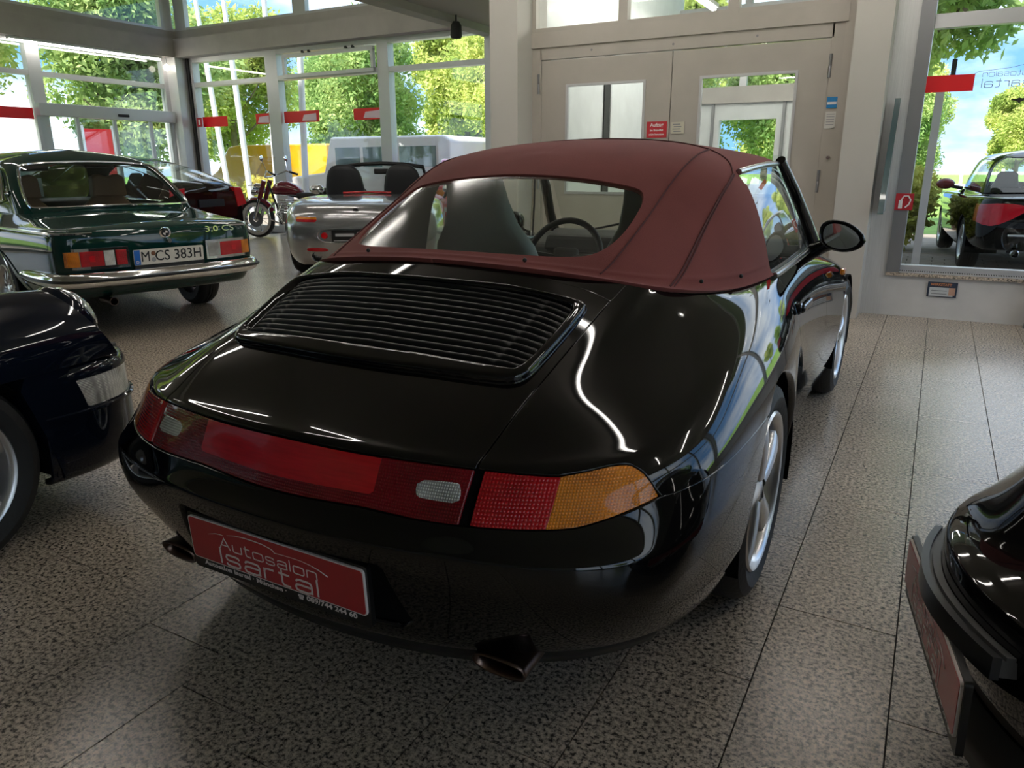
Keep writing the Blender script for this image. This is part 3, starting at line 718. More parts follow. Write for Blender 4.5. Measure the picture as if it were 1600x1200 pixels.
# projecting glass panel on the cladding
gp=thing('display_board','tall teal edged board standing out from the bright pillar','board',(-.375,YD,.85))
V=[(0,-.02,.85),(0,-.06,.85),(0,-.42,0),(0,-.02,0)]; V=[(x-.012,y,z) for x,y,z in V]+[(x+.012,y,z) for x,y,z in V]
pymesh('panel_sheet',V,[(3,2,1,0),(4,5,6,7),(0,1,5,4),(2,3,7,6),(3,0,4,7)],gp,mat('panel_pale_blue',(.50,.60,.68),rough=.25,coat=.5))
bm=bmesh.new(); box(bm,(0,0,0),(.040,.020,.93)); o=bmobj('panel_edge',bm,gp,mat('panel_teal',(.008,.055,.062),rough=.3,coat=.5)); o.location=(0,-.245,.425); o.rotation_euler=(-.40,0,0)
# radiator / leaning rack at the right edge
rd=thing('ribbed_panel','grey ribbed panel leaning under the right window at frame edge','panel',(.72,YD-.10,0))
for k in range(12):
    o=boxo('panel_rib',(.05+k*.035,0,.21),(.022,.03,.44),M_frame,rd,bev=.004); o.rotation_euler=(0,.16,0)
o=boxo('panel_edge',(-.005,-.01,.21),(.035,.05,.46),M_frame2,rd,bev=.008); o.rotation_euler=(0,.16,0)
# ---- lamps on the ceiling
def tube_lamp(loc,L,rz,label,n=1):
    t=thing('strip_lamp',label,'lamp',loc,rz,'ceiling strip lamps')
    boxo('lamp_housing',(0,0,-.022),(L+.06,.09,.045),M_frame,t); boxo('lamp_tube',(0,0,-.058),(L,.035,.028),M_lamp,t,bev=.006); return t
for y,row in ((2.6,'nearest row'),(4.2,'middle row'),(5.8,'row nearest the lift')):
    for x,col in ((-5.2,'over the left aisle'),(-2.9,'left of the convertible'),(-.6,'over the convertible'),(2.4,'added over the right aisle')):  # right aisle lamps are added to brighten the floor there
        tube_lamp((x,y,ZS),1.5,0,'white strip lamp on low ceiling, %s, %s'%(row,col))
tube_lamp((XL+.20,8.85,3.29),2.75,PI/2,'long strip lamp under the beam above the sliding door')
for x,y,w_ in ((-9,1.5,'nearest the camera'),(-9,4.5,'above the green coupe'),(-11.8,4.5,'at the left glazing'),(-8.6,8.2,'above the silver roadster')):  # unseen strip lamps, added to light the left hall
    t=tube_lamp((x,y,ZC),2.4,0,'added long strip lamp on high ceiling, '+w_)
sp=thing('spot_lamp','small black spot lamp on ceiling track near the pillar','lamp',(-6.25,9.6,3.16))
latheo('spot_body',[(.0005,.02),(.04,.02),(.075,-.03),(.085,-.17),(.07,-.2),(.0005,-.19)],M_dark,sp,18,'z'); tubeo('spot_stem',[(0,0,0),(0,0,.10)],.012,M_dark,sp)
sp.rotation_euler=(.2,.15,0)
# round wall lamp spots
gl=thing('glow_lamp','small round glowing lamp at end of the left strip light','lamp',(XL+.22,10.35,3.10))
bm=bmesh.new(); bmesh.ops.create_uvsphere(bm,u_segments=14,v_segments=8,radius=.06); bmobj('lamp_globe',bm,gl,mat('globe_glow',(.9,.85,.8),emit=(1,.9,.78),estr=5),True)
tubeo('lamp_stem',[(0,0,.05),(0,0,.19)],.012,M_frame,gl)
# ================================================================= outdoors
M_grass=mat('meadow_grass',(.17,.30,.045),rough=.9,var=(1.2,.35),bump=(30,.3))
M_pave=mat('paving_stone',(.24,.20,.165),rough=.85,var=(5,.2)); M_paver=mat('paving_red',(.26,.13,.11),rough=.85,var=(7,.25))
M_bark=mat('bark',(.16,.12,.085),rough=.9,bump=(20,.5),var=(6,.3))
def leafmat(name,c1,c2):
    m=bpy.data.materials.new(name); m.use_nodes=True; nt=m.node_tree; nt.nodes.clear(); N=nt.nodes.new; L=nt.links.new
    g=N('ShaderNodeNewGeometry'); no=N('ShaderNodeTexNoise'); no.inputs['Scale'].default_value=1.1; no.inputs['Detail'].default_value=6; L(g.outputs['Position'],no.inputs['Vector'])
    rp=N('ShaderNodeValToRGB'); rp.color_ramp.elements[0].position=.35; rp.color_ramp.elements[1].position=.66; rp.color_ramp.elements[0].color=(*c1,1); rp.color_ramp.elements[1].color=(*c2,1); L(no.outputs['Fac'],rp.inputs['Fac'])
    d=N('ShaderNodeBsdfDiffuse'); t=N('ShaderNodeBsdfTranslucent'); L(rp.outputs[0],d.inputs['Color']); L(rp.outputs[0],t.inputs['Color'])
    mx=N('ShaderNodeMixShader'); mx.inputs['Fac'].default_value=.42; o=N('ShaderNodeOutputMaterial'); L(d.outputs[0],mx.inputs[1]); L(t.outputs[0],mx.inputs[2]); L(mx.outputs[0],o.inputs['Surface'])
    return m
M_leafA=leafmat('leaves_bright',(.30,.40,.10),(.74,.76,.26)); M_leafB=leafmat('leaves_mid',(.20,.34,.11),(.54,.64,.26)); M_leafC=leafmat('leaves_yellow',(.44,.46,.10),(.86,.78,.24))
def leafmesh(name,n,size,m,seed,blobs,flat=1.0):
    rng=np.random.default_rng(seed); Bl=np.array(blobs,float)[rng.integers(len(blobs),size=n)]
    def unit(v): return v/np.linalg.norm(v,axis=1,keepdims=True)
    d=unit(rng.normal(size=(n,3))); r=Bl[:,3]*rng.random(n)**.25*(.75+.35*rng.random(n)); c=Bl[:,:3]+d*r[:,None]*np.array([1,1,flat])
    a=unit(rng.normal(size=(n,3))); q=unit(np.cross(a,rng.normal(size=(n,3)))); sz=(size*(.6+.8*rng.random(n)))[:,None]
    V=np.stack([c-a*sz,c+q*sz*.45,c+a*sz,c-q*sz*.45],1).reshape(-1,3)
    me=bpy.data.meshes.new(name); me.vertices.add(4*n); me.vertices.foreach_set('co',V.ravel()); me.loops.add(4*n); me.loops.foreach_set('vertex_index',np.arange(4*n)); me.polygons.add(n); me.polygons.foreach_set('loop_start',np.arange(n)*4); me.polygons.foreach_set('loop_total',np.full(n,4)); me.update(); me.validate(); me.materials.append(m); return me
def crown_blobs(seed,R,H,n):
    rng=random.Random(seed); B=[]
    for i in range(n):
        a=rng.random()*2*PI; r=R*math.sqrt(rng.random())*.8; z=H*(.30+.62*rng.random()); k=1-abs(z/H-.6)*.9
        B.append((r*k*math.cos(a),r*k*math.sin(a),z,R*(.26+.2*rng.random())))
    return B
CROWN=[leafmesh('crown',42000,.105,M_leafA,1,crown_blobs(1,3.0,8,34)),leafmesh('crown',42000,.105,M_leafB,2,crown_blobs(2,3.1,8,34)),leafmesh('crown',36000,.105,M_leafA,3,crown_blobs(3,2.8,8.5,28))]
def trunkmesh(seed):
    rng=random.Random(seed); bm=bmesh.new()
    tube(bm,[(0,0,-.1),(.05,0,1.2),(0,.08,2.6),(.1,0,4.2),(.05,.05,6)],[.22,.17,.15,.11,.04],8)
    for i in range(7):
        a=rng.random()*2*PI; z=1.9+.5*i; r=1.4+rng.random(); tube(bm,[(0.03,.03,z),(r*.5*math.cos(a),r*.5*math.sin(a),z+.7),(r*math.cos(a),r*math.sin(a),z+1.6)],[.08,.05,.02],6)
    me=bpy.data.meshes.new('trunk'); bm.to_mesh(me); bm.free(); me.materials.append(M_bark); me.polygons.foreach_set('use_smooth',[True]*len(me.polygons)); return me
def high_blobs(seed,R,H,n):
    return [(x,y,H*.34+z*.5,r*.9) for x,y,z,r in crown_blobs(seed,R,H,n)]
CROWN.append(leafmesh('crown',26000,.10,M_leafB,4,high_blobs(4,2.6,7.0,24)))
TRUNK=[trunkmesh(1),trunkmesh(2)]
def tree(loc,k,label,sc=1.0,rz=0.0,zs=1.0,group='trees outside the glazing'):
    t=thing('tree',label,'tree',loc,rz,group); t.scale=(sc,sc,sc*zs)
    for nm,me in (('crown',CROWN[k]),('trunk',TRUNK[k%2])):
        o=bpy.data.objects.new(nm,me); COL.objects.link(o); o.parent=t
    return t
gd=pymesh('ground',[(-120,-60,-.06),(60,-60,-.06),(60,140,-.06),(-120,140,-.06)],[(0,1,2,3)],None,M_grass); tag(gd,kind='structure')
for nm,x0,x1,y0,y1 in (('forecourt_back',XL-3,12,YB+.3,YB+5.5),('forecourt_left',XL-5,XL-.3,YF-5,YB+.3),('forecourt_right',-3.9+3.3,12,YD+.3,YB+.3),('forecourt_side',XR+.3,12,YF-5,YD+.3)):
    struct(pymesh(nm,[(x0,y0,-.04),(x1,y0,-.04),(x1,y1,-.04),(x0,y1,-.04)],[(0,1,2,3)],None,M_pave))
# paving stones seen through the right-hand window
pvp=struct(pymesh('pavement',[(-.6,YD+.4,-.03),(3.2,YD+.4,-.03),(3.2,12.6,-.03),(-.6,12.6,-.03)],[(0,1,2,3)],None,mat('pave_joint',(.22,.17,.13),rough=.9)))
pm1=bpy.data.meshes.new('paving_brick'); pm1.from_pydata([(0,0,0),(.285,0,0),(.285,.185,0),(0,.185,0),(0,0,.02),(.285,0,.02),(.285,.185,.02),(0,.185,.02)],[],[(4,5,6,7),(0,1,5,4),(1,2,6,5),(2,3,7,6),(3,0,4,7)]); pm1.materials.append(M_pave)
pm2=pm1.copy(); pm2.materials.clear(); pm2.materials.append(M_paver); n=0
for j in range(26):
    for i in range(12):
        y=YD+.45+j*.195; x=-.55+i*.295+(.147 if j%2 else 0)
        if n<290:
            o=bpy.data.objects.new('paving_brick',pm2 if j<5 else pm1); COL.objects.link(o); o.parent=pvp; o.location=(x,y,-.03); n+=1
# trees: behind the left glazing
TL_=[((-21,2.0,0),0,.95),((-20.5,8.3,0),2,.95),((-28.0,4.6,0),1,1.0),((-28,12.2,0),0,1.0),((-20.5,14.8,0),1,.90),((-21,-5,0),1,.95),((-35.5,8.5,0),2,1.05)]
for i,(l,k,s_) in enumerate(TL_): tree(l,k,'bright green tree outside the left glazing, '+['leftmost at the frame edge','behind the sliding door','far behind the leftmost','far behind the sliding door','right of the banner at the corner','beyond the left frame edge','farthest of the group'][i],s_,i*1.3,.95,'trees outside the left glazing')
TB_=[((-19.0,22.8,0),1,.80),((-25,22,0),0,.90),((-13.8,25,0),2,.75),((-8.6,26.5,0),1,.70),((-19,30,0),0,.95),((-13,32,0),0,.80),((-6.5,33,0),2,.8),((-27,31,0),1,1.0)]
for i,(l,k,s_) in enumerate(TB_): tree(l,k,'green tree in the belt behind back glazing, '+['behind the yellow van','left end of the belt','behind the white wagon','right of the wagon','far behind the yellow van','far behind the wagon','rightmost before the lift pillar','farthest left'][i],s_,i*2.1,1.0,'tree belt behind the back glazing')
tree((-7.2,19.6,0),2,'near tree with bare forked trunk left of the lift pillar',.80,1.0)
for i,(l,k,s_) in enumerate((((-1.6,34,0),1,.56),((2.6,37,0),0,.52),((6.4,40,0),2,.48),((10.2,42,0),1,.48),((-2.2,41.5,0),0,.75),((14.5,44,0),0,.55))): tree(l,k,'distant tree in row behind the meadow, '+['left behind the post','behind the saloon roof','right of the saloon','second from the right end','tallest and farthest','rightmost of the row'][i],s_,i*1.7,1.0,'tree row behind the meadow')
tree((-.7,15.9,0),3,'tree whose branches hang into top of the right-hand window',.95,2.3)
for i,(l,k,s_) in enumerate((((14,-4.5,0),0,.6),((16,2.6,0),1,.55),((15,9.0,0),2,.6),((22,14,0),1,.8))): tree(l,k,'tree outside the side glazing on the right, '+['nearest the rear wall','second from the rear','third from the rear','farthest from the rear wall'][i],s_,i*1.1)
tree((-3.7,22.6,0),1,'leafy tree seen through the far lift window',.62,.3)
# hedges
def hedge(name,x0,x1,y0,y1,h,m,label,n,seed):
    t=thing(name,label,'hedge',((x0+x1)/2,(y0+y1)/2,-.04)); rng=np.random.default_rng(seed)
    B=[(rng.uniform(x0,x1)-(x0+x1)/2,rng.uniform(y0,y1)-(y0+y1)/2,h*rng.uniform(.25,.68),h*.36) for _ in range(max(8,int((x1-x0)*(y1-y0)*3)))]
    me=leafmesh('foliage',n,.055,m,seed,B,1.0); o=bpy.data.objects.new('foliage',me); COL.objects.link(o); o.parent=t
    bm=bmesh.new()
    for q in range(6): tube(bm,[(rng.uniform(x0,x1)-(x0+x1)/2,0,-.02),(rng.uniform(x0,x1)-(x0+x1)/2,.1,h*.6)],[.02,.008],5)
    bmobj('stems',bm,t,M_bark,True)
hedge('hedge',-1.75,-.12,12.6,13.6,1.25,M_leafC,'yellow green hedge behind the white post at right',16000,11)
hedge('hedge',-19.5,-14.4,15.3,16.2,1.05,M_leafC,'low yellow green hedge outside the back glazing behind motorcycle',22000,12)
hedge('hedge',-8.6,-4.5,15.8,16.8,.9,M_leafA,'low green hedge outside right half of back glazing',14000,13)
# white rail fence far off
fc=thing('fence','white rail fence at the far edge of the meadow','fence',(1.0,31,0)); M_wpost=mat('post_white',(.75,.74,.74),rough=.5)
for x in (-1.6,-.4,.8,2.0,3.2): boxo('fence_post',(x,0,.55),(.10,.10,1.1),M_wpost,fc)
for z in (.55,.95): boxo('fence_rail',(.8,0,z),(4.9,.05,.09),M_wpost,fc)
# white canopy post with crossbar
pt=thing('canopy_post','pale leaning post with crossbar outside the right-hand window','post',(-.14,10.2,-.03))
boxo('post_shaft',(0,0,1.03),(.085,.085,2.12),mat('post_pink_white',(.70,.62,.60),rough=.5),pt); boxo('post_crossbar',(-.55,0,2.10),(1.4,.12,.11),M_wpost,pt); boxo('lamp_bracket',(.10,0,2.22),(.05,.05,.30),M_dark,pt)
for i,(x,y,tx,h,w_) in enumerate(((-16.9,14.5,-.10,6,'leaning, leftmost'),(-15.2,13.7,-.06,6,'left of the mullion'),(-13.9,13.3,.03,6,'right of the mullion'),(-12.5,12.8,.05,6,'rightmost beside the wagon'))):
    f=thing('flag_pole','tall white flag pole outside the back glazing, '+w_,'pole',(x,y,-.04)); latheo('pole_shaft',[(.075,0),(.07,3),(.05,h),(.0005,h+.02)],M_wpost,f,12,'z'); latheo('pole_foot',[(.12,0),(.12,.08),(.075,.09)],M_frame,f,12,'z'); f.rotation_euler=(0,tx,0)
# banner outside the sliding door
bn=thing('dealer_banner','red upright dealer banner outside the sliding door','banner',(-17.6,11.4,0)); bn.rotation_euler=(0,0,PI/2-.15)
boxo('banner_sheet',(0,0,1.52),(.62,.02,1.2),M_decal,bn); 
for x in (-.345,.345): boxo('banner_post',(x,0,1.1),(.05,.05,2.2),M_wpost,bn)
text('lettering','Autosalon',.11,M_pw,bn,(0,-.014,1.42),ext=.001,sx=1.05); text('lettering','Isartal',.15,M_pw,bn,(0,-.014,1.28),ext=.001,sx=1.05)
tubeo('logo_swoosh',[(-.2,-.014,1.5),(-.05,-.014,1.56),(.1,-.014,1.54),(.22,-.014,1.48)],.008,M_pw,bn,5)
# vehicles outside
def boxcar(name,label,cat,loc,rz,L,W,H,body,m,glass_z,hood=.0,sub=None):
    """simple outdoor vehicle from a side profile; x lateral, y forward"""
    v=thing(name,label,cat,loc,rz); bm=bmesh.new(); prism(bm,body,-W/2,W/2,'yz')
    bmesh.ops.bevel(bm,geom=[e for e in bm.edges],offset=.06,segments=3,affect='EDGES',profile=.5)
    bmobj('vehicle_body',bm,v,m,True,40)
    for sg in (1,-1):
        for y in (-L*.30,L*.30): latheo('vehicle_wheel',[(.0005,sg*.11),(.2,sg*.10),(.21,sg*.11),(.32,sg*.10),(.33,sg*.05),(.33,-sg*.08)],M_rub,v,20,'x',(sg*(W/2-.09),y,.33))
    return v
M_post=mat('post_yellow',(.60,.30,.006),rough=.35,coat=.5); M_vwhite=mat('van_white',(.62,.57,.56),rough=.3,coat=.6); M_wdark=mat('dark_window',(.10,.15,.15),rough=.05,coat=1)
pv=boxcar('delivery_van','yellow delivery van with small dark print parked outside back glazing','van',(-18.2,18.0,-.04),PI/2-.02,5.2,1.9,2.0,[(-2.6,.35),(-2.6,1.93),(1.2,1.95),(1.6,1.9),(2.2,1.2),(2.6,1.0),(2.6,.35)],M_post,1.2)
bm=bmesh.new()
for x0 in (-1.4,.6):
    for k in range(8): box(bm,(.955,x0+.10+k*.10,1.55),(.004,.06,.07))
bmobj('van_lettering',bm,pv,M_dark)
for y in (-1.6,.4): tubeo('horn_emblem',[(.957,y-.08,1.52),(.957,y-.02,1.60),(.957,y+.05,1.58),(.957,y+.02,1.52),(.957,y-.04,1.53)],.012,M_dark,pv,6)
wv=boxcar('offroad_wagon','white boxy wagon with side windows parked outside back glazing','car',(-11.3,14.3,-.04),PI/2,4.6,1.8,1.85,[(-2.3,.5),(-2.35,1.80),(-2.2,1.90),(.9,1.92),(1.15,1.15),(2.2,1.05),(2.3,.5)],M_vwhite,1.2)
for y0,y1 in ((-2.0,-1.05),(-.9,-.05),(.05,.75)): boxo('wagon_window',(.905,(y0+y1)/2,1.48),(.02,y1-y0,.42),M_wdark,wv,bev=.006); boxo('wagon_window',(-.905,(y0+y1)/2,1.48),(.02,y1-y0,.42),M_wdark,wv,bev=.006)
lv=boxcar('parked_estate','pale blue grey car roof visible beyond the sliding door','car',(-16.6,8.6,-.04),0.1,4.4,1.75,1.55,[(-2.2,.35),(-2.2,.95),(-1.9,1.45),(-1.5,1.56),(.3,1.56),(.95,1.05),(2.1,.9),(2.2,.35)],mat('pale_blue_paint',(.42,.50,.62),rough=.2,coat=1),1.1)
for sg in (1,-1): prismo('vehicle_window',[(-1.75,1.05),(-1.55,1.44),(.2,1.46),(.6,1.05)],sg*.86,sg*.885,M_wdark,lv,'yz')
rc=boxcar('red_hatchback','red car parked outside, seen through the convertible rear window','car',(-7.35,12.9,-.04),.25,3.9,1.65,1.4,[(-1.95,.3),(-2.0,.85),(-1.8,1.0),(-1.35,1.4),(.3,1.42),(.9,1.0),(1.9,.8),(1.95,.3)],mat('bright_red_paint',(.55,.01,.015),rough=.15,coat=1),1.0)
for sg in (1,-1): boxo('rear_lamp',(sg*.66,-2.0,.82),(.25,.04,.13),M_amb,rc,bev=.01)
boxo('vehicle_plate',(0,-2.0,.6),(.5,.02,.11),M_vwhite,rc); prismo('rear_window',[(-1.80,1.04),(-1.44,1.36),(-1.42,1.36),(-1.78,1.04)],-.6,.6,M_wdark,rc,'yz')
# striped stall roof
tn=thing('striped_stall','blue and white striped market tent outside behind the wagon','tent',(-10.3,18.5,0))
for k in range(9):
    x=-1.35+.3*k; pymesh('tent_stripe',[(x,-.9,1.35),(x+.3,-.9,1.35),(x*.35+.1,0,2.15),(x*.35,0,2.15)],[(0,1,2,3)],tn,(mat('tent_blue',(.03,.33,.62),rough=.6) if k%2 else M_vwhite))
for x in (-1.3,1.3): tubeo('tent_pole',[(x,-.85,-.04),(x,-.85,1.4)],.03,M_wpost,tn)
# black saloon behind the right-hand window: seen from the rear left
# ================================================================= black cabriolet (main car)
# car coordinates: x right, y forward from the rear axle, z up
CARX,CARY=-1.155,2.0
NET993=[
 # front centre .. (13 rings: tuck, bottom, low, mid, crease, over crease, light low, light top, shoulder, 3 deck, cabin edge)
 [(0,3.00,.17),(0,3.08,.19),(0,3.13,.26),(0,3.165,.35),(0,3.175,.42),(0,3.17,.455),(0,3.12,.51),(0,3.05,.55),(0,2.95,.59),(0,2.7,.65),(0,2.4,.71),(0,2.1,.775),(0,1.92,.83)],
 [(.25,2.98,.17),(.26,3.06,.19),(.27,3.11,.26),(.27,3.145,.35),(.27,3.155,.42),(.27,3.15,.455),(.26,3.10,.51),(.26,3.03,.55),(.25,2.93,.59),(.23,2.68,.65),(.2,2.4,.71),(.17,2.1,.775),(.14,1.915,.83)],
 [(.46,2.92,.17),(.49,2.99,.19),(.51,3.05,.26),(.52,3.08,.35),(.52,3.09,.42),(.515,3.08,.455),(.50,3.04,.515),(.49,2.98,.56),(.47,2.89,.60),(.42,2.67,.655),(.36,2.4,.715),(.31,2.11,.778),(.27,1.90,.832)],
 [(.62,2.78,.17),(.66,2.84,.19),(.69,2.90,.26),(.71,2.93,.35),(.71,2.935,.42),(.705,2.93,.455),(.69,2.89,.52),(.66,2.84,.57),(.62,2.76,.615),(.55,2.59,.67),(.47,2.36,.725),(.41,2.1,.785),(.37,1.875,.835)],
 [(.70,2.58,.17),(.745,2.60,.19),(.785,2.61,.26),(.80,2.62,.36),(.803,2.62,.43),(.80,2.62,.465),(.785,2.61,.54),(.755,2.57,.605),(.71,2.50,.66),(.64,2.38,.71),(.56,2.22,.75),(.50,2.04,.795),(.455,1.84,.838)],
 [(.73,2.27,.16),(.775,2.27,.185),(.81,2.27,.27),(.823,2.27,.38),(.825,2.27,.455),(.823,2.27,.495),(.812,2.26,.58),(.79,2.23,.655),(.755,2.18,.715),(.70,2.10,.755),(.64,2.0,.785),(.58,1.9,.815),(.53,1.79,.842)],
 [(.71,1.90,.15),(.755,1.90,.175),(.785,1.90,.27),(.80,1.90,.38),(.805,1.90,.46),(.804,1.90,.50),(.797,1.89,.59),(.782,1.88,.67),(.757,1.86,.74),(.72,1.83,.785),(.68,1.79,.815),(.64,1.76,.835),(.605,1.73,.847)],
 [(.70,1.50,.14),(.745,1.50,.17),(.772,1.50,.27),(.786,1.50,.38),(.792,1.50,.46),(.792,1.50,.505),(.787,1.50,.60),(.773,1.50,.69),(.752,1.50,.76),(.727,1.50,.803),(.708,1.50,.828),(.692,1.50,.842),(.678,1.50,.85)],
 [(.70,1.05,.14),(.748,1.05,.17),(.776,1.05,.27),(.791,1.05,.38),(.797,1.05,.46),(.797,1.05,.505),(.793,1.05,.60),(.780,1.05,.69),(.760,1.05,.76),(.738,1.05,.804),(.720,1.05,.83),(.706,1.05,.844),(.695,1.05,.853)],
 [(.72,.65,.15),(.765,.65,.18),(.797,.65,.28),(.812,.65,.385),(.818,.65,.465),(.818,.65,.51),(.813,.65,.605),(.798,.65,.695),(.775,.65,.762),(.750,.65,.806),(.730,.65,.832),(.715,.65,.846),(.703,.65,.856)],
 [(.74,.35,.17),(.79,.35,.20),(.826,.35,.29),(.845,.35,.39),(.852,.35,.47),(.852,.35,.515),(.846,.35,.61),(.826,.35,.70),(.796,.35,.765),(.762,.36,.808),(.735,.38,.835),(.714,.39,.85),(.698,.41,.86)],
 [(.77,.03,.20),(.82,.03,.22),(.853,.03,.31),(.865,.03,.41),(.868,.03,.485),(.867,.03,.525),(.858,.03,.61),(.832,.03,.695),(.795,.03,.76),(.755,.05,.805),(.722,.08,.831),(.697,.11,.849),(.677,.15,.861)],
 [(.765,-.27,.20),(.815,-.27,.22),(.847,-.27,.31),(.859,-.27,.41),(.862,-.27,.485),(.861,-.27,.52),(.851,-.27,.60),(.824,-.27,.68),(.785,-.26,.742),(.736,-.23,.778),(.695,-.17,.817),(.667,-.10,.850),(.645,-.03,.873)],
 [(.74,-.48,.205),(.79,-.50,.22),(.823,-.53,.31),(.838,-.55,.41),(.84,-.55,.485),(.838,-.55,.515),(.826,-.53,.585),(.80,-.51,.648),(.757,-.48,.698),(.702,-.42,.742),(.657,-.31,.795),(.63,-.20,.843),(.610,-.10,.880)],
 [(.66,-.60,.215),(.71,-.66,.225),(.755,-.75,.31),(.783,-.788,.41),(.785,-.785,.485),(.782,-.775,.51),(.768,-.73,.575),(.747,-.70,.645),(.710,-.655,.682),(.658,-.56,.730),(.618,-.42,.788),(.593,-.28,.847),(.575,-.16,.895)],
 [(.54,-.69,.20),(.595,-.765,.213),(.628,-.855,.31),(.642,-.905,.41),(.64,-.91,.488),(.635,-.902,.508),(.625,-.862,.556),(.605,-.828,.641),(.588,-.79,.665),(.572,-.68,.722),(.558,-.52,.780),(.552,-.35,.846),(.547,-.215,.905)],
 [(.42,-.77,.20),(.44,-.855,.215),(.45,-.92,.31),(.455,-.962,.41),(.455,-.975,.487),(.452,-.97,.507),(.45,-.952,.557),(.456,-.885,.648),(.458,-.857,.665),(.472,-.745,.727),(.487,-.59,.792),(.505,-.41,.867),(.518,-.26,.919)],
 [(.27,-.82,.20),(.28,-.90,.215),(.285,-.955,.31),(.29,-.99,.41),(.29,-1.008,.488),(.29,-1.004,.508),(.29,-.968,.551),(.29,-.918,.648),(.29,-.888,.664),(.30,-.775,.722),(.315,-.625,.793),(.33,-.45,.880),(.34,-.315,.944)],
 [(.13,-.85,.20),(.135,-.922,.215),(.14,-.972,.31),(.14,-1.005,.41),(.14,-1.025,.49),(.14,-1.021,.51),(.14,-.982,.546),(.14,-.937,.65),(.14,-.907,.666),(.145,-.795,.717),(.15,-.65,.790),(.16,-.485,.880),(.165,-.348,.956)],
 [(0,-.86,.20),(0,-.93,.215),(0,-.98,.31),(0,-1.012,.41),(0,-1.032,.492),(0,-1.028,.512),(0,-.989,.542),(0,-.943,.654),(0,-.913,.667),(0,-.80,.717),(0,-.658,.790),(0,-.497,.879),(0,-.36,.961)],
]
LB,LT=6.0,7.0        # rings of the lamp band
def softnet():
    """soft top: stations from windscreen header to rear centre, rows: edge, 2 lower, rail, 3 roof"""
    return [
     [(.672,1.62,.85),(.650,1.55,.96),(.60,1.47,1.11),(.545,1.40,1.215),(.40,1.43,1.252),(.2,1.45,1.268),(0,1.455,1.273)],
     [(.690,1.2,.853),(.667,1.18,.96),(.62,1.15,1.11),(.560,1.12,1.215),(.42,1.12,1.262),(.21,1.12,1.287),(0,1.12,1.295)],
     [(.698,.85,.855),(.675,.84,.96),(.63,.83,1.11),(.567,.82,1.203),(.43,.84,1.262),(.22,.86,1.294),(0,.87,1.302)],
     [(.705,.56,.856),(.683,.55,.95),(.64,.54,1.08),(.570,.53,1.186),(.44,.60,1.258),(.22,.66,1.292),(0,.70,1.300)],
     [(.697,.37,.862),(.675,.37,.95),(.628,.37,1.07),(.552,.38,1.178),(.42,.46,1.247),(.21,.54,1.283),(0,.58,1.292)],
     [(.672,.15,.863),(.645,.18,.95),(.585,.22,1.06),(.505,.27,1.163),(.385,.36,1.235),(.2,.44,1.273),(0,.48,1.283)],
     [(.630,-.03,.880),(.595,.02,.955),(.53,.10,1.055),(.45,.19,1.148),(.345,.285,1.223),(.185,.37,1.262),(0,.41,1.272)],
     [(.56,-.19,.904),(.522,-.12,.963),(.465,-.0,1.053),(.395,.12,1.138),(.305,.23,1.212),(.165,.32,1.252),(0,.36,1.263)],
     [(.46,-.275,.928),(.428,-.205,.975),(.385,-.07,1.055),(.325,.08,1.135),(.25,.20,1.205),(.14,.29,1.243),(0,.325,1.254)],
     [(.32,-.325,.946),(.30,-.245,.985),(.27,-.10,1.06),(.23,.055,1.138),(.18,.18,1.202),(.10,.265,1.237),(0,.30,1.249)],
     [(.16,-.352,.957),(.15,-.268,.992),(.135,-.12,1.065),(.115,.04,1.142),(.09,.165,1.200),(.05,.25,1.234),(0,.285,1.246)],
     [(0,-.36,.961),(0,-.275,.998),(0,-.125,1.068),(0,.035,1.144),(0,.16,1.200),(0,.245,1.233),(0,.28,1.245)],
    ]
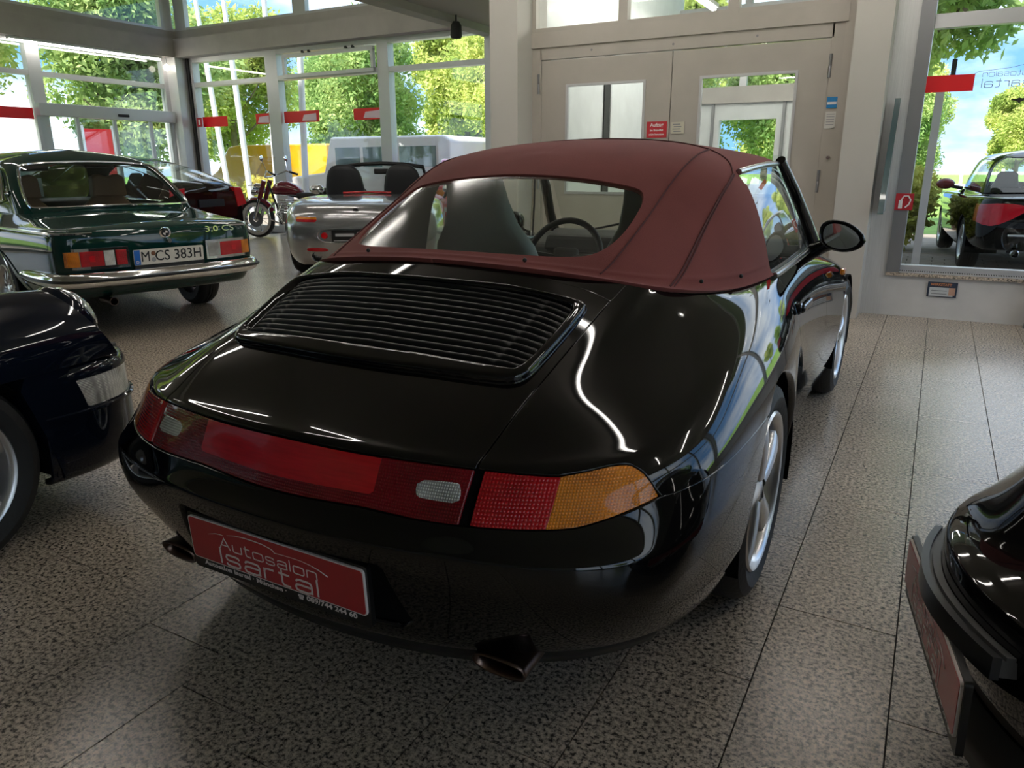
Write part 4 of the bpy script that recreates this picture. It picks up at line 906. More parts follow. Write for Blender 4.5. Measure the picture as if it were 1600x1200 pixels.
#ENDNET
def build_main_car():
    car=thing('convertible_car','black convertible with burgundy cloth roof and red dealer plate, largest car','car',(CARX,CARY,0))
    s=Surf(NET993,(.02,.004),(True,True))
    per={'d':8}
    us=dense(20,{'d':9,11:14,12:14,13:16,14:16,15:14,16:12,17:10,18:10}); vs=dense(13,{'d':8,3:10,4:6,5:8,6:12,7:10})
    B=s.mesh(us,vs).flip()
    shell=B.offset(-.014)
    arcR=lambda D:.357-np.hypot(D[:,1]-.055,D[:,2]-.302)
    arcF=lambda D:.345-np.hypot(D[:,1]-2.29,D[:,2]-.302)
    hideF=lambda D:np.where(D[:,3]<8.5,arcF(D),-1.0); hideR=lambda D:np.where((D[:,3]>8.5)&(D[:,3]<15.2),arcR(D),-1.0)
    B=B.keep(hideR).keep(hideF); shell=shell.keep(lambda D:hideR(D)+.012).keep(lambda D:hideF(D)+.012)
    ub=[13.5,13.98,14.46,14.86,15.16,15.86,16.56,17.36,18.4,19]; vb=[6.22,6.22,6.06,5.93,5.93,5.96,5.97,6.02,6.0,6.0]
    ut=[13.5,13.98,14.04,14.12,14.24,14.34,14.52,14.68,15.06,15.46,15.88,17.2,18.6,19]; vt=[6.0,6.24,6.53,6.85,7.18,7.28,7.28,7.2,7.02,7.05,7.07,7.05,7.05,7.05]
    bot=lambda D:np.interp(D[:,3],ub,vb); top=lambda D:np.interp(D[:,3],ut,vt)
    lens=B.keep(lambda D:-(np.where(D[:,3]>13.7,1,-1)*10)+0*D[:,0])     # rear part only
    lens=lens.keep(lambda D:bot(D)-D[:,4]+.035).keep(lambda D:D[:,4]-top(D)+.03)
    # ---- painted panels
    seam=lambda D:np.where(D[:,3]>13.98,bot(D)-.045,np.interp(D[:,3],[10.5,12.0,13.04,13.98],[5.9,5.95,6.03,6.20]))
    rear,front=B.split(lambda D:11.05-D[:,3])
    low,_=rear.split(lambda D:D[:,4]-seam(D))
    up=rear.keep(lambda D:(np.where(D[:,3]>13.98,top(D)+.09,seam(D)+.05))-D[:,4])
    bump=low
    # number plate recess in the bumper
    rec=[(-.30,.455),(-.335,.30),(-.30,.275),(.30,.275),(.335,.30),(.30,.455)]
    rf=lambda D:np.where(D[:,3]>15.5,polysdf(np.c_[D[:,0],D[:,2]],rec),1.0)
    hole,bump=bump.split(rf)
    bump.rim(.030).both().obj('rear_bumper',car,M_black)
    hole.offset(-.026).both().obj('plate_recess',car,M_pblack)
    # engine lid
    lidtop=lambda D:np.interp(D[:,3],[15.9,16,16.33,16.66,17.1,18,19],[11.40,11.42,11.57,11.69,11.79,11.86,11.9])
    quarter,mid=up.split(lambda D:D[:,3]-16)
    lid=mid.keep(lambda D:16.026-D[:,3]).keep(lambda D:D[:,4]-lidtop(D)+.012)
    cowl=mid.keep(lambda D:lidtop(D)+.012-D[:,4])
    quarter=quarter.keep(lambda D:D[:,3]-15.974)
    # whole body ahead of the rear axle joins the quarter panel until the door
    door_r=lambda D:D[:,1]-(.60-.10*np.clip((.45-D[:,2])/.25,0,1)**2*-1)
    qf,rest=front.split(lambda D:D[:,1]-.60)
    qf=front.keep(lambda D:D[:,1]-.597)
    rest=front.keep(lambda D:.603-D[:,1])
    sill,rest2=rest.split(lambda D:D[:,2]-.232)
    sill=rest.keep(lambda D:D[:,2]-.230).keep(lambda D:D[:,1]-1.905)
    door=rest.keep(lambda D:.234-D[:,2]).keep(lambda D:D[:,1]-1.518)
    fen=rest.keep(lambda D:1.522-D[:,1])
    sill=sill.keep(lambda D:D[:,1]-1.5)
    qf_low=lambda D:qf
    quart=quarter+qf+rear.keep(lambda D:D[:,3]-11.04) if False else quarter+qf
    for P in (quart,quart.mirror()): P.rim(.022).obj('quarter_panel',car,M_black)
    doors=[]
    for P in (door,door.mirror()): doors.append(P.rim(.018).obj('door',car,M_black))
    for P in (sill,sill.mirror()): P.rim(.015).obj('sill',car,M_black)
    fen.rim(.02).both().obj('front_body',car,M_black)
    lid.rim(.018).both().obj('engine_lid',car,M_black)
    cowl.rim(.012).both().obj('rear_cowl',car,M_black)
    shell.both().obj('inner_shell',car,M_gap)
    # ---- lamps
    strip=lens.keep(lambda D:16.045-D[:,3])
    outer=lens.keep(lambda D:D[:,3]-15.89)
    split_u=lambda D:np.interp(D[:,4],[5.9,6.05,6.93,7.1],[15.16,15.14,15.04,15.03])
    ro=outer.keep(lambda D:split_u(D)+.008-D[:,3]); am=outer.keep(lambda D:D[:,3]-split_u(D)+.008)
    cp=lambda D:np.maximum(17.24-D[:,3],6.28-D[:,4])
    panel,dark=strip.split(cp)
    wl=[(16.08,6.36),(16.64,6.38),(16.66,6.66),(16.14,6.70)]
    wl=chaikin([((1-t)*wl[i][0]+t*wl[(i+1)%4][0],(1-t)*wl[i][1]+t*wl[(i+1)%4][1]) for i in range(4) for t in (.08,.92)],2)
    wlen,dark=dark.split(lambda D:polysdf(D[:,3:5],wl))
    st=dark.offset(-.003).rim(.015).both().obj('lamp_strip',car,M_redd)
    panel.offset(-.003).both().obj('reflector_panel',st,M_redb)
    for P in (wlen,wlen.mirror()): P.offset(-.001).rim(.004).obj('reversing_lens',st,M_wht)
    for sgn in (1,-1):
        e=bpy.data.objects.new('tail_lamp',None); COL.objects.link(e); e.parent=car; e.empty_display_size=.05
        for P,nm,m in ((ro,'red_lens',M_red),(am,'amber_lens',M_amb)):
            Q=P.offset(-.002).rim(.015); Q=Q if sgn>0 else Q.mirror(); Q.obj(nm,e,m)
    # ---- vent grille on the lid
    gu=np.arange(16.0,19.0001,.03); gv=np.arange(9.3,11.80,.022)
    G=s.mesh(gu,gv).flip()
    outp=chaikin([(22,9.62),(17.88,9.61),(16.9,9.52),(16.24,9.50),(16.20,9.96),(16.20,11.0),(16.30,11.22),(16.9,11.32),(17.68,11.49),(22,11.56)],3)
    inp=chaikin([(22,9.98),(18.1,9.96),(17.45,9.88),(16.6,9.77),(16.38,9.76),(16.38,11.05),(16.6,11.14),(17.61,11.35),(22,11.47)],2)
    so=lambda D:polysdf(D[:,3:5],outp); si=lambda D:polysdf(D[:,3:5],inp)
    fr=G.keep(so).keep(lambda D:-si(D))
    def hgt(D):
        d=np.minimum(-so(D),si(D)); w=.085; t=np.clip(d/w,0,1); return .003+.017*np.sqrt(np.clip(1-(1-t)**2,0,1))
    gr=fr.disp(hgt).rim(.02).both().obj('vent_grille',car,M_black,custom=False)
    pan=G.keep(lambda D:si(D)-.02).offset(.001); pan.both().obj('grille_bed',gr,M_gap)
    lo_u=[16.38,16.6,17.45,18.1,19]; lo_v=[9.80,9.79,9.90,9.97,10.0]; hi_u=[16.38,16.6,17.61,19]; hi_v=[11.05,11.12,11.33,11.45]
    uu=np.concatenate([np.arange(16.40,16.8,.05),np.arange(16.8,19.01,.1)]); uu[-1]=19
    NS=12; PA=np.polyfit(np.array(lo_u)-17.5,lo_v,2); PB=np.polyfit(np.array(hi_u)-17.5,hi_v,2)
    for k in range(NS):
        a=np.polyval(PA,uu-17.5); b=np.polyval(PB,uu-17.5)
        V=[];F=[];prof=((.04,.001),(.18,.007),(.45,.0105),(.75,.0085),(.98,.002)); cols=[]
        taper=np.clip((uu-16.40)/.28,0,1)**.5
        for t,hh in prof:
            vv=a+(b-a)*(k+t)/NS
            P=np.stack([s.grid([u],[v])[0,0] for u,v in zip(uu,vv)]); Nn=[]
            P1=np.stack([s.grid([min(u,19)],[v+.01])[0,0] for u,v in zip(uu,vv)]); P2=np.stack([s.grid([u-.01],[v])[0,0] for u,v in zip(uu,vv)])
            nn=np.cross(P1-P,P2-P); nn/=np.linalg.norm(nn,axis=1,keepdims=True); nn*=np.sign(nn[:,2:3])
            row=P+nn*(hh*taper+.001)[:,None]
            mir=row[::-1][1:].copy(); mir[:,0]*=-1
            cols.append(np.concatenate([row,mir]))
        n=len(cols[0])
        for c in cols: V+=c.tolist()
        for q in range(len(cols)-1):
            for i in range(n-1): F.append((q*n+i,(q+1)*n+i,(q+1)*n+i+1,q*n+i+1))
        o=pymesh('grille_slat',V,F,gr,M_slat,True)
    # ---- soft top
    t=Surf(softnet(),(.05,.03),(False,True))
    T=t.mesh(dense(12,14),dense(7,16)).flip()
    bp=lambda D:D[:,1]-np.interp(D[:,2],[.84,.95,1.08,1.19],[.565,.555,.54,.525])     # front edge of the rear side panel
    rail=lambda D:np.where(bp(D)>0,D[:,4]-2.98,1.0)
    fabric=T.keep(lambda D:-rail(D))
    sidewin=T.keep(lambda D:.0-bp(D)+.004).keep(lambda D:D[:,4]-2.93)
    wpoly=[(.0,.986),(.2,.982),(.35,.977),(.405,.984),(.432,1.023),(.430,1.09),(.42,1.117),(.402,1.137),(.365,1.148),(.269,1.164),(.15,1.176),(.0,1.182)]
    wpoly=chaikin(wpoly+[(-x,z) for x,z in wpoly[::-1][1:-1]],2)
    ws=lambda D:np.where((D[:,3]>5.2)&(D[:,4]<4.6),polysdf(np.c_[D[:,0],D[:,2]],wpoly),1.0)
    glass,fabric=fabric.split(ws)
    # welt: fabric slightly thicker at the hem
    fabric=fabric.disp(lambda D:.010*np.exp(-np.clip(D[:,4],0,9)/.12)*(D[:,3]>2.9)+.004*np.exp(-np.abs(D[:,4]-.42)/.03)*(D[:,3]>3.2))
    so_top=fabric.rim(.014).both().obj('soft_top',car,M_top,custom=False)
    inn=fabric.offset(-.016).flip().both(); inn.obj('roof_lining',so_top,M_dash)
    glass.offset(-.004).both().obj('rear_window',so_top,M_cglass2)
    gb=[(x*1.0,z) for x,z in wpoly]
    # seams as thin cords lying on the cloth
    def cord(uvs,name,r=.0025,off=.002):
        P=chaikin(uvs,3,False); pts=[]
        for u,v in P:
            e=t.grid([u],[v])[0,0]; a=t.grid([min(u+.02,11)],[v])[0,0]-t.grid([u-.02],[v])[0,0]; b=t.grid([u],[v+.02])[0,0]-t.grid([u],[max(v-.02,0)])[0,0]
            n=np.cross(a,b); n/=max(np.linalg.norm(n),1e-9); n*=-1
            pts.append(e+n*off)
        for sg in (1,-1): tubeo(name,[(p[0]*sg,p[1],p[2]) for p in pts],r,M_topd,so_top,6)
    cord([(8.09,.30),(7.49,1.63),(6.47,2.67),(5.24,3.33),(3.98,3.72),(3.2,3.86),(2.69,3.92)],'roof_seam')
    cord([(6.71,.12),(5.83,1.50),(4.59,2.42),(3.31,2.93)],'roof_seam',.0032)
    cord([(6.62,.12),(5.74,1.50),(4.50,2.42),(3.27,2.90)],'roof_seam',.0022)
    cord([(2.69,3.92),(2.6,4.6),(2.6,5.2),(2.6,6.0)],'roof_seam',.0022)
    cord([(3.3,2.95),(2.9,3.3),(2.69,3.92)],'roof_seam',.0022)
    for (u,v) in ((9.40,.39),(5.96,.25),(4.70,.27)):
        p=t.grid([u],[v])[0,0]
        for sg in (1,-1):
            bm=bmesh.new(); bmesh.ops.create_uvsphere(bm,u_segments=8,v_segments=6,radius=.006); bmesh.ops.translate(bm,vec=(p[0]*sg*1.012,p[1]-.012,p[2]+.010),verts=bm.verts)
            bmobj('roof_stud',bm,so_top,M_trim,True)
    # side windows, rails, windscreen
    for P in (sidewin,sidewin.mirror()): P.offset(-.006).obj('side_window',car,M_cglass)
    railp=[t.grid([u],[2.96])[0,0] for u in np.linspace(0.05,3.05,14)]
    beltp=[t.grid([u],[.02])[0,0] for u in np.linspace(.0,3.0,14)]
    for sg in (1,-1):
        tubeo('window_rail',[(p[0]*sg+.006*sg,p[1],p[2]) for p in railp],.011,M_alu,car,8)
        tubeo('belt_moulding',[(p[0]*sg+.010*sg,p[1],p[2]-.004) for p in beltp],.012,M_alu,car,8)
        ap=[(.560,1.36,1.225),(.60,1.50,1.11),(.645,1.64,.97),(.675,1.77,.85)]
        tubeo('windscreen_pillar',[(x*sg,y,z) for x,y,z in ap],[.022,.024,.026,.03],M_black,car,10)
        tubeo('quarter_window_bar',[((.555)*sg,1.28,1.205),(.62*sg,1.40,1.03),(.682*sg,1.50,.865)],.010,M_alu,car,6)
    V=[];F=[];n=13
    for r in range(7):
        q=r/6
        for k in range(n):
            a=-1+2*k/(n-1); V.append((a*(.555+.105*q),1.42+.45*q+.05*(1-a*a),1.245-.405*q+.02*(1-a*a)*(1-q)))
    for r in range(6):
        for k in range(n-1): F.append((r*n+k,r*n+k+1,(r+1)*n+k+1,(r+1)*n+k))
    pymesh('windscreen',V,F,car,M_cglass,True)
    # wipers
    tubeo('wiper',[(-.5,1.80,.87),(-.1,1.74,.955),(.25,1.76,.93)],.006,M_trim,car,6)
    # cabin
    boxo('cabin_floor',(0,.95,.26),(1.36,1.5,.08),M_gap,car)
    boxo('parcel_shelf',(0,-.02,.80),(1.15,.42,.05),M_dash,car,bev=.02)
    boxo('rear_bulkhead',(0,.13,.55),(1.2,.05,.55),M_dash,car)
    for sg in (-1,1): seat(car,.355*sg,.62,.34,M_leather,wide=.50,tall=.74,lean=.30)
    prismo('dashboard',[(1.42,.60),(1.36,.74),(1.42,.83),(1.60,.875),(1.86,.86),(1.9,.6)],-.66,.66,M_dash,car,'yz',bev=.02)
    prismo('instrument_hood',[(1.36,.80),(1.40,.875),(1.50,.905),(1.66,.88),(1.66,.8)],-.55,-.15,M_dash,car,'yz',bev=.02)
    steering(car,-.355,1.20,.79,-.42,M_dash)
    boxo('cabin_mirror',(0,1.46,1.17),(.22,.02,.06),M_trim,car,bev=.01)
    # ---- wheels
    for sg in (1,-1):
        wheel(car,(sg*(.845-.1225),.04,.3155),sg,.3155,.245,.222,rot=.35)
        wheel(car,(sg*(.800-.1025),2.29,.3145),sg,.3145,.205,.222,rot=.1)
        arch_liner(car,.055,.302,.362,sg*.52,sg*.845); arch_liner(car,2.29,.302,.350,sg*.5,sg*.80)
    prismo('underbody',[(-.80,.26),(-.72,.20),(-.5,.19),(2.8,.17),(2.95,.2),(2.9,.34),(-.7,.34)],-.56,.56,M_gap,car,'yz')
    # lower valance
    cu=s.grid(np.linspace(13.6,19,34),[1.0])[:,0]; cu=np.concatenate([cu,(cu*[-1,1,1])[::-1][1:]])
    V=[];F=[];n=len(cu)
    for dz,dr in ((.012,.992),(-.02,.985),(-.05,.965),(-.058,.82)):
        for p in cu: V.append((p[0]*dr,p[1]*dr,p[2]+dz))
    for r in range(3):
        for k in range(n-1): F.append((r*n+k,(r+1)*n+k,(r+1)*n+k+1,r*n+k+1))
    pymesh('lower_valance',V,F,car,M_trim,True)
    # exhaust tips
    for sg in (1,-1):
        prof=[]; V=[];F=[];n=24
        rows=[(-.60,.050,.030,.0),(-.78,.058,.030,0),(-.875,.062,.030,.0),(-.884,.063,.031,0),(-.884,.058,.026,0),(-.86,.056,.024,0),(-.74,.05,.022,0)]
        for y,a,b,_ in rows:
            for k in range(n):
                q=2*PI*k/n; c,sn=math.cos(q),math.sin(q); V.append((sg*.495+a*math.copysign(abs(c)**.75,c),y-.012*sn,.216+b*math.copysign(abs(sn)**.85,sn)+.0*(y+.9)))
        for i in range(len(rows)-1):
            for k in range(n): F.append((i*n+k,(i+1)*n+k,(i+1)*n+(k+1)%n,i*n+(k+1)%n))
        F.append(tuple((len(rows)-1)*n+k for k in range(n)))
        pymesh('exhaust_tip',V,F,car,M_exh,True)
    dealer_plate(car,(0,-1.004,.3825),rot=(.05,0,0))
    # ---- small fittings: mirrors, handles, side repeaters
    for sg in (1,-1):
        e=bpy.data.objects.new('wing_mirror',None); COL.objects.link(e); e.parent=car; e.location=(.812*sg,1.50,.915); e.empty_display_size=.05
        V=[];F=[];n=24;rows=[(-.045,.93),(-.052,1.0),(-.03,1.05),(.01,1.0),(.05,.78),(.075,.4),(.08,.02)]
        def outl(a):
            c,sn=math.cos(a),math.sin(a); e=2.6 if c<0 else 1.75; r=1/((abs(c)/(.080 if c<0 else .098))**e+(abs(sn)/.062)**e)**(1/e)
            return c*r*sg, sn*r-.015*(c*r/.09)
        for y,k_ in rows:
            for k in range(n):
                x,z=outl(2*PI*k/n); V.append((x*k_,y,z*k_))
        for i in range(len(rows)-1):
            for k in range(n):
                f=(i*n+k,(i+1)*n+k,(i+1)*n+(k+1)%n,i*n+(k+1)%n); F.append(f if sg<0 else f[::-1])
        pymesh('mirror_housing',V,F,e,M_black,True)
        V=[(x*.82,-.047,z*.82) for x,z in (outl(2*PI*k/n) for k in range(n))]; pymesh('mirror_glass',V,[tuple(range(n))],e,M_mirror)
        V=[(x*.95,-.044,z*.95) for x,z in (outl(2*PI*k/n) for k in range(n))]; pymesh('mirror_recess',V,[tuple(range(n))],e,M_gap)
        tubeo('mirror_foot',[(-.115*sg,.03,-.075),(-.07*sg,.02,-.05),(-.03*sg,.01,-.03)],[.035,.03,.03],M_black,e,10)
        h=bpy.data.objects.new('door_handle',None); COL.objects.link(h); h.parent=doors[0 if sg>0 else 1]; h.location=(.783*sg,.70,.735)
        boxo('handle_bar',(.018*sg,.04,.0),(.022,.19,.030),M_black,h,bev=.010,seg=3)
        boxo('handle_mount',(.004*sg,-.045,.0),(.03,.05,.04),M_black,h,bev=.012,seg=3)
        boxo('side_repeater',(.802*sg,1.90,.715),(.022,.060,.030),M_amb,car,bev=.008)
    return car
build_main_car()
# ================================================================= other cars in the hall
def sweep(path,prof,closed_sym=True):
    """surface from plan path [(x,y)] (right half, ends on x=0) and profile [(d,z)], d = outward offset. returns Surf (stations=path, rings=prof)"""
    P=np.array(path,float); T=np.gradient(P,axis=0); T/=np.linalg.norm(T,axis=1,keepdims=True)
    Nn=np.c_[T[:,1],-T[:,0]]
    if Nn[len(P)//3,0]<0: Nn=-Nn
    Nn[-1]=(0,np.sign(Nn[-1,1]) or 1)
    net=[[(p[0]+n[0]*d,p[1]+n[1]*d,z) for d,z in prof] for p,n in zip(P,Nn)]
    for q in net[-1:]: 
        for i,(x,y,z) in enumerate(q): q[i]=(0.0,y,z)
    return net
def oriented(pm,ref):
    """make normals point away from ref"""
    d=((pm.D[:,:3]-np.array(ref))*pm.D[:,5:8]).sum(1).mean()
    return pm if d>0 else pm.flip()
# coupe nets: body rings and greenhouse
NETC=[
 [(0,3.40,.30),(0,3.52,.34),(0,3.58,.45),(0,3.60,.58),(0,3.58,.70),(0,3.54,.74),(0,3.40,.77),(0,2.8,.84),(0,2.18,.90)],
 [(.40,3.38,.30),(.42,3.49,.34),(.43,3.55,.45),(.43,3.57,.58),(.43,3.55,.70),(.42,3.51,.74),(.41,3.38,.77),(.36,2.8,.84),(.28,2.17,.90)],
 [(.66,3.25,.30),(.70,3.33,.34),(.72,3.38,.45),(.725,3.39,.58),(.72,3.38,.70),(.70,3.35,.745),(.67,3.25,.775),(.55,2.75,.83),(.44,2.13,.90)],
 [(.73,2.95,.28),(.78,2.98,.32),(.80,3.0,.45),(.805,3.0,.58),(.80,3.0,.715),(.775,2.98,.765),(.74,2.92,.79),(.64,2.6,.83),(.56,2.05,.90)],
 [(.74,2.3,.24),(.79,2.3,.28),(.82,2.3,.42),(.828,2.3,.57),(.822,2.3,.735),(.795,2.3,.785),(.765,2.28,.805),(.70,2.15,.845),(.645,1.9,.895)],
 [(.74,1.4,.22),(.79,1.4,.26),(.825,1.4,.40),(.835,1.4,.56),(.828,1.4,.745),(.80,1.4,.795),(.775,1.4,.815),(.74,1.4,.85),(.70,1.4,.89)],
 [(.74,.55,.22),(.79,.55,.26),(.825,.55,.40),(.835,.55,.56),(.828,.55,.745),(.80,.55,.795),(.775,.55,.815),(.74,.55,.85),(.70,.55,.885)],
 [(.74,.0,.24),(.785,.0,.28),(.818,.0,.42),(.828,.0,.56),(.822,.0,.74),(.795,.0,.792),(.77,.0,.812),(.73,.0,.845),(.685,.08,.882)],
 [(.71,-.45,.27),(.75,-.45,.30),(.785,-.46,.43),(.795,-.46,.57),(.79,-.46,.735),(.765,-.45,.788),(.74,-.43,.808),(.705,-.33,.838),(.672,-.13,.88)],
 [(.66,-.80,.30),(.70,-.83,.33),(.735,-.86,.45),(.745,-.87,.58),(.74,-.87,.73),(.715,-.86,.782),(.69,-.82,.805),(.645,-.62,.832),(.62,-.2,.88)],
 [(.60,-.93,.31),(.64,-.99,.34),(.675,-1.03,.45),(.685,-1.045,.58),(.68,-1.045,.725),(.66,-1.03,.778),(.63,-.95,.803),(.56,-.66,.836),(.50,-.255,.882)],
 [(.32,-.97,.31),(.34,-1.03,.34),(.35,-1.075,.45),(.35,-1.09,.58),(.35,-1.085,.725),(.345,-1.065,.780),(.33,-.98,.81),(.29,-.68,.845),(.25,-.28,.887)],
 [(0,-.98,.31),(0,-1.04,.34),(0,-1.085,.45),(0,-1.10,.58),(0,-1.095,.725),(0,-1.075,.782),(0,-.99,.813),(0,-.69,.85),(0,-.285,.89)]]
GNC=[
 [(0,2.18,.90),(0,1.95,1.03),(0,1.70,1.18),(0,1.50,1.30),(0,1.30,1.355),(0,1.0,1.372)],
 [(.28,2.17,.90),(.27,1.94,1.03),(.26,1.69,1.18),(.25,1.49,1.295),(.22,1.29,1.35),(0,.97,1.373)],
 [(.46,2.12,.90),(.45,1.89,1.03),(.43,1.65,1.18),(.41,1.46,1.285),(.33,1.25,1.345),(0,.93,1.374)],
 [(.58,2.02,.90),(.565,1.82,1.02),(.54,1.60,1.17),(.505,1.42,1.275),(.38,1.2,1.34),(0,.9,1.375)],
 [(.66,1.85,.895),(.645,1.70,1.02),(.60,1.50,1.17),(.545,1.35,1.265),(.40,1.15,1.335),(0,.87,1.375)],
 [(.70,1.40,.89),(.68,1.35,1.02),(.63,1.25,1.16),(.565,1.15,1.262),(.41,1.0,1.335),(0,.83,1.375)],
 [(.705,.95,.888),(.685,.93,1.02),(.635,.9,1.16),(.57,.87,1.262),(.41,.85,1.333),(0,.80,1.375)],
 [(.70,.55,.885),(.68,.56,1.02),(.63,.58,1.16),(.565,.6,1.258),(.40,.68,1.330),(0,.75,1.374)],
 [(.685,.08,.882),(.66,.15,1.01),(.61,.27,1.145),(.545,.38,1.245),(.39,.53,1.322),(0,.70,1.372)],
 [(.665,-.13,.88),(.64,-.03,.99),(.595,.13,1.12),(.53,.27,1.225),(.36,.43,1.31),(0,.65,1.37)],
 [(.59,-.225,.882),(.565,-.11,.98),(.525,.06,1.105),(.46,.21,1.212),(.30,.39,1.303),(0,.61,1.368)],
 [(.28,-.275,.887),(.27,-.14,.985),(.25,.04,1.108),(.22,.19,1.215),(.16,.37,1.303),(0,.58,1.366)],
 [(0,-.285,.89),(0,-.145,.987),(0,.035,1.11),(0,.185,1.217),(0,.36,1.304),(0,.56,1.365)]]
# ---------------------------------------------------------------- green coupe
def green_coupe():
    M_g=carpaint('dark_green_paint',(.004,.028,.023),rough=.15)
    c=thing('classic_coupe','dark green classic coupe with plate M CS 383H at left','car',(-6.05,3.87,0),math.radians(77.5))
    # rings: tuck, bottom, low, mid, under crease, crease, top edge, inner, cabin edge
    net=NETC
    S_=Surf(net,(.01,.002),(True,True)); B=oriented(S_.mesh(dense(13,8),dense(9,7)),(0,1,.5))
    ar=lambda D:.335-np.hypot(D[:,1]-.0,D[:,2]-.30); af=lambda D:.335-np.hypot(D[:,1]-2.624,D[:,2]-.30)
    B=B.keep(lambda D:np.where(np.abs(D[:,0])>.5,ar(D),-1)).keep(lambda D:np.where(np.abs(D[:,0])>.5,af(D),-1))
    lidf=lambda D:np.maximum(10.02-D[:,3],np.maximum(4.6-D[:,4],D[:,4]-7.7))
    lid=B.keep(lambda D:lidf(D)+.02); B=B.keep(lambda D:-lidf(D)+.02)
    B.rim(.02).both().obj('body',c,M_g); lid.rim(.012).both().obj('boot_lid',c,M_g)
    S_.mesh(dense(13,5),dense(9,4)).both().offset(0)
    # greenhouse
    gn=GNC
    G_=Surf(gn,(.01,.01),(True,True)); G=oriented(G_.mesh(dense(13,9),dense(6,9)),(0,.8,.9))
    rw=chaikin([(0,.925),(.55,.915),(.625,.93),(.535,1.215),(.45,1.248),(0,1.268),(-.45,1.248),(-.535,1.215),(-.625,.93),(-.55,.915)],2)
    rear=lambda D:np.where((D[:,3]>8.6)&(D[:,4]<4.2),polysdf(np.c_[D[:,0],D[:,2]],rw),1)
    ww=chaikin([(0,.925),(.52,.925),(.60,.94),(.47,1.235),(.40,1.265),(0,1.285),(-.4,1.265),(-.47,1.235),(-.60,.94),(-.52,.925)],2)
    front=lambda D:np.where((D[:,3]<4.3)&(D[:,4]<4.2),polysdf(np.c_[D[:,0],D[:,2]],ww),1)
    sw=chaikin([(.02,.91),(1.66,.92),(1.36,1.235),(.50,1.235),(.30,1.18)],1)
    side=lambda D:np.where((D[:,3]>4.2)&(D[:,3]<9.0)&(D[:,4]<3.6),polysdf(np.c_[D[:,1],D[:,2]],sw),1)
    w1,G=G.split(rear); w2,G=G.split(front); w3,G=G.split(side)
    G.rim(.02).both().obj('roof',c,M_g)
    gz=glassmat('coupe_glass',(.84,.90,.88),.05)
    w1.offset(-.006).both().obj('rear_window',c,gz); w2.offset(-.006).both().obj('windscreen',c,gz)
    for P in (w3,w3.mirror()): P.offset(-.006).obj('side_window',c,gz)
    tubeo('rear_window_trim',[(x,np.interp(z,[.88,1.0,1.12,1.22,1.30],[-.31,-.16,.02,.155,.30])-.01+abs(x)*.05,z) for x,z in rw],.010,M_chrome,c,6,True)
    # belt and crease chrome
    for sg in (1,-1):
        pts=[S_.grid([u],[4.75])[0,0] for u in np.linspace(2.5,10.6,26)]; tubeo('belt_chrome',[(p[0]*sg*1.006,p[1],p[2]) for p in pts],.010,M_chrome,c,6)
        tubeo('side_window_trim',[((.575 if z>1.2 else .71-(z-.9)*.35)*sg,y,z) for y,z in sw],.008,M_chrome,c,6,True)
        latheo('roundel',[(.0005,.004),(.03,.004),(.042,.002),(.042,-.004)],M_chrome,c,18,'x',(.655*sg,.09,1.02))
    # bumper
    bp=sweep([(.765,-.35),(.785,-.62),(.765,-.90),(.69,-1.08),(.45,-1.145),(.2,-1.16),(0,-1.163)],[(-.03,.40),(.0,.405),(.022,.43),(.028,.455),(.02,.485),(.0,.505),(-.03,.508)])
    b=Surf(bp,(.01,.01),(False,True)); oriented(b.mesh(dense(7,8),dense(7,4)),(0,-.3,.45)).both().obj('rear_bumper',c,M_chrome)
    tubeo('bumper_rubber',[(x*s_,y,.455) for s_ in (1,) for x,y in ()]+[tuple(p) for p in np.concatenate([b.grid(np.linspace(.3,6,24),[3.0])[:,0],(b.grid(np.linspace(.3,6,24),[3.0])[:,0]*[-1,1,1])[::-1][1:]])*[1.006,1.006,1]],.012,M_trim,c,6)
    # tail lamps
    for sg in (1,-1):
        e=bpy.data.objects.new('tail_lamp',None); COL.objects.link(e); e.parent=c
        def yb(x): return np.interp(abs(x),[0,.35,.6,.68,.74],[-1.105,-1.095,-1.06,-1.03,-.9])-.006
        def seg(nm,x0,x1,z0,z1,m,d=.022):
            n=5;V=[];F=[]
            for i in range(n+1):
                x=x0+(x1-x0)*i/n
                for z in (z0,z1):
                    V+= [(x*sg,yb(x),z),(x*sg,yb(x)-d,z)]
            for i in range(n):
                a=4*i; F+=[(a+1,a+5,a+7,a+3),(a,a+1,a+5,a+4),(a+2,a+3,a+7,a+6)]
            F+=[(0,1,3,2),(4*n,4*n+1,4*n+3,4*n+2)]
            o=pymesh(nm,V,F,e,m); return o
        seg('lamp_bezel',.288,.712,.528,.672,M_chrome,.019)
        seg('red_lens',.305,.375,.548,.652,M_red) if sg<0 else None
        seg('clear_lens',.385 if sg<0 else .305,.45 if sg<0 else .40,.548,.652,M_wht)
        seg('red_lens',.455 if sg<0 else .41,.60,.548,.652,M_red); seg('amber_lens',.605,.695,.548,.652,M_amb); seg('lamp_glow',.51,.545,.58,.62,M_redb,.024)
    # plate, badges
    p=bpy.data.objects.new('number_plate',None); COL.objects.link(p); p.parent=c; p.location=(0,-1.125,.585); p.rotation_euler=(.06,0,0)
    prismo('plate_board',rrect(.52,.11,.008),-.002,.006,mat('plate_cream',(.72,.68,.60),rough=.4),p,'xz'); prismo('plate_blue',[(-.258,-.053),(-.215,-.053),(-.215,.053),(-.258,.053)],-.003,.001,mat('plate_blue',(.01,.14,.55),rough=.4),p,'xz')
    MK=mat('plate_ink',(.01,.01,.01),rough=.5)
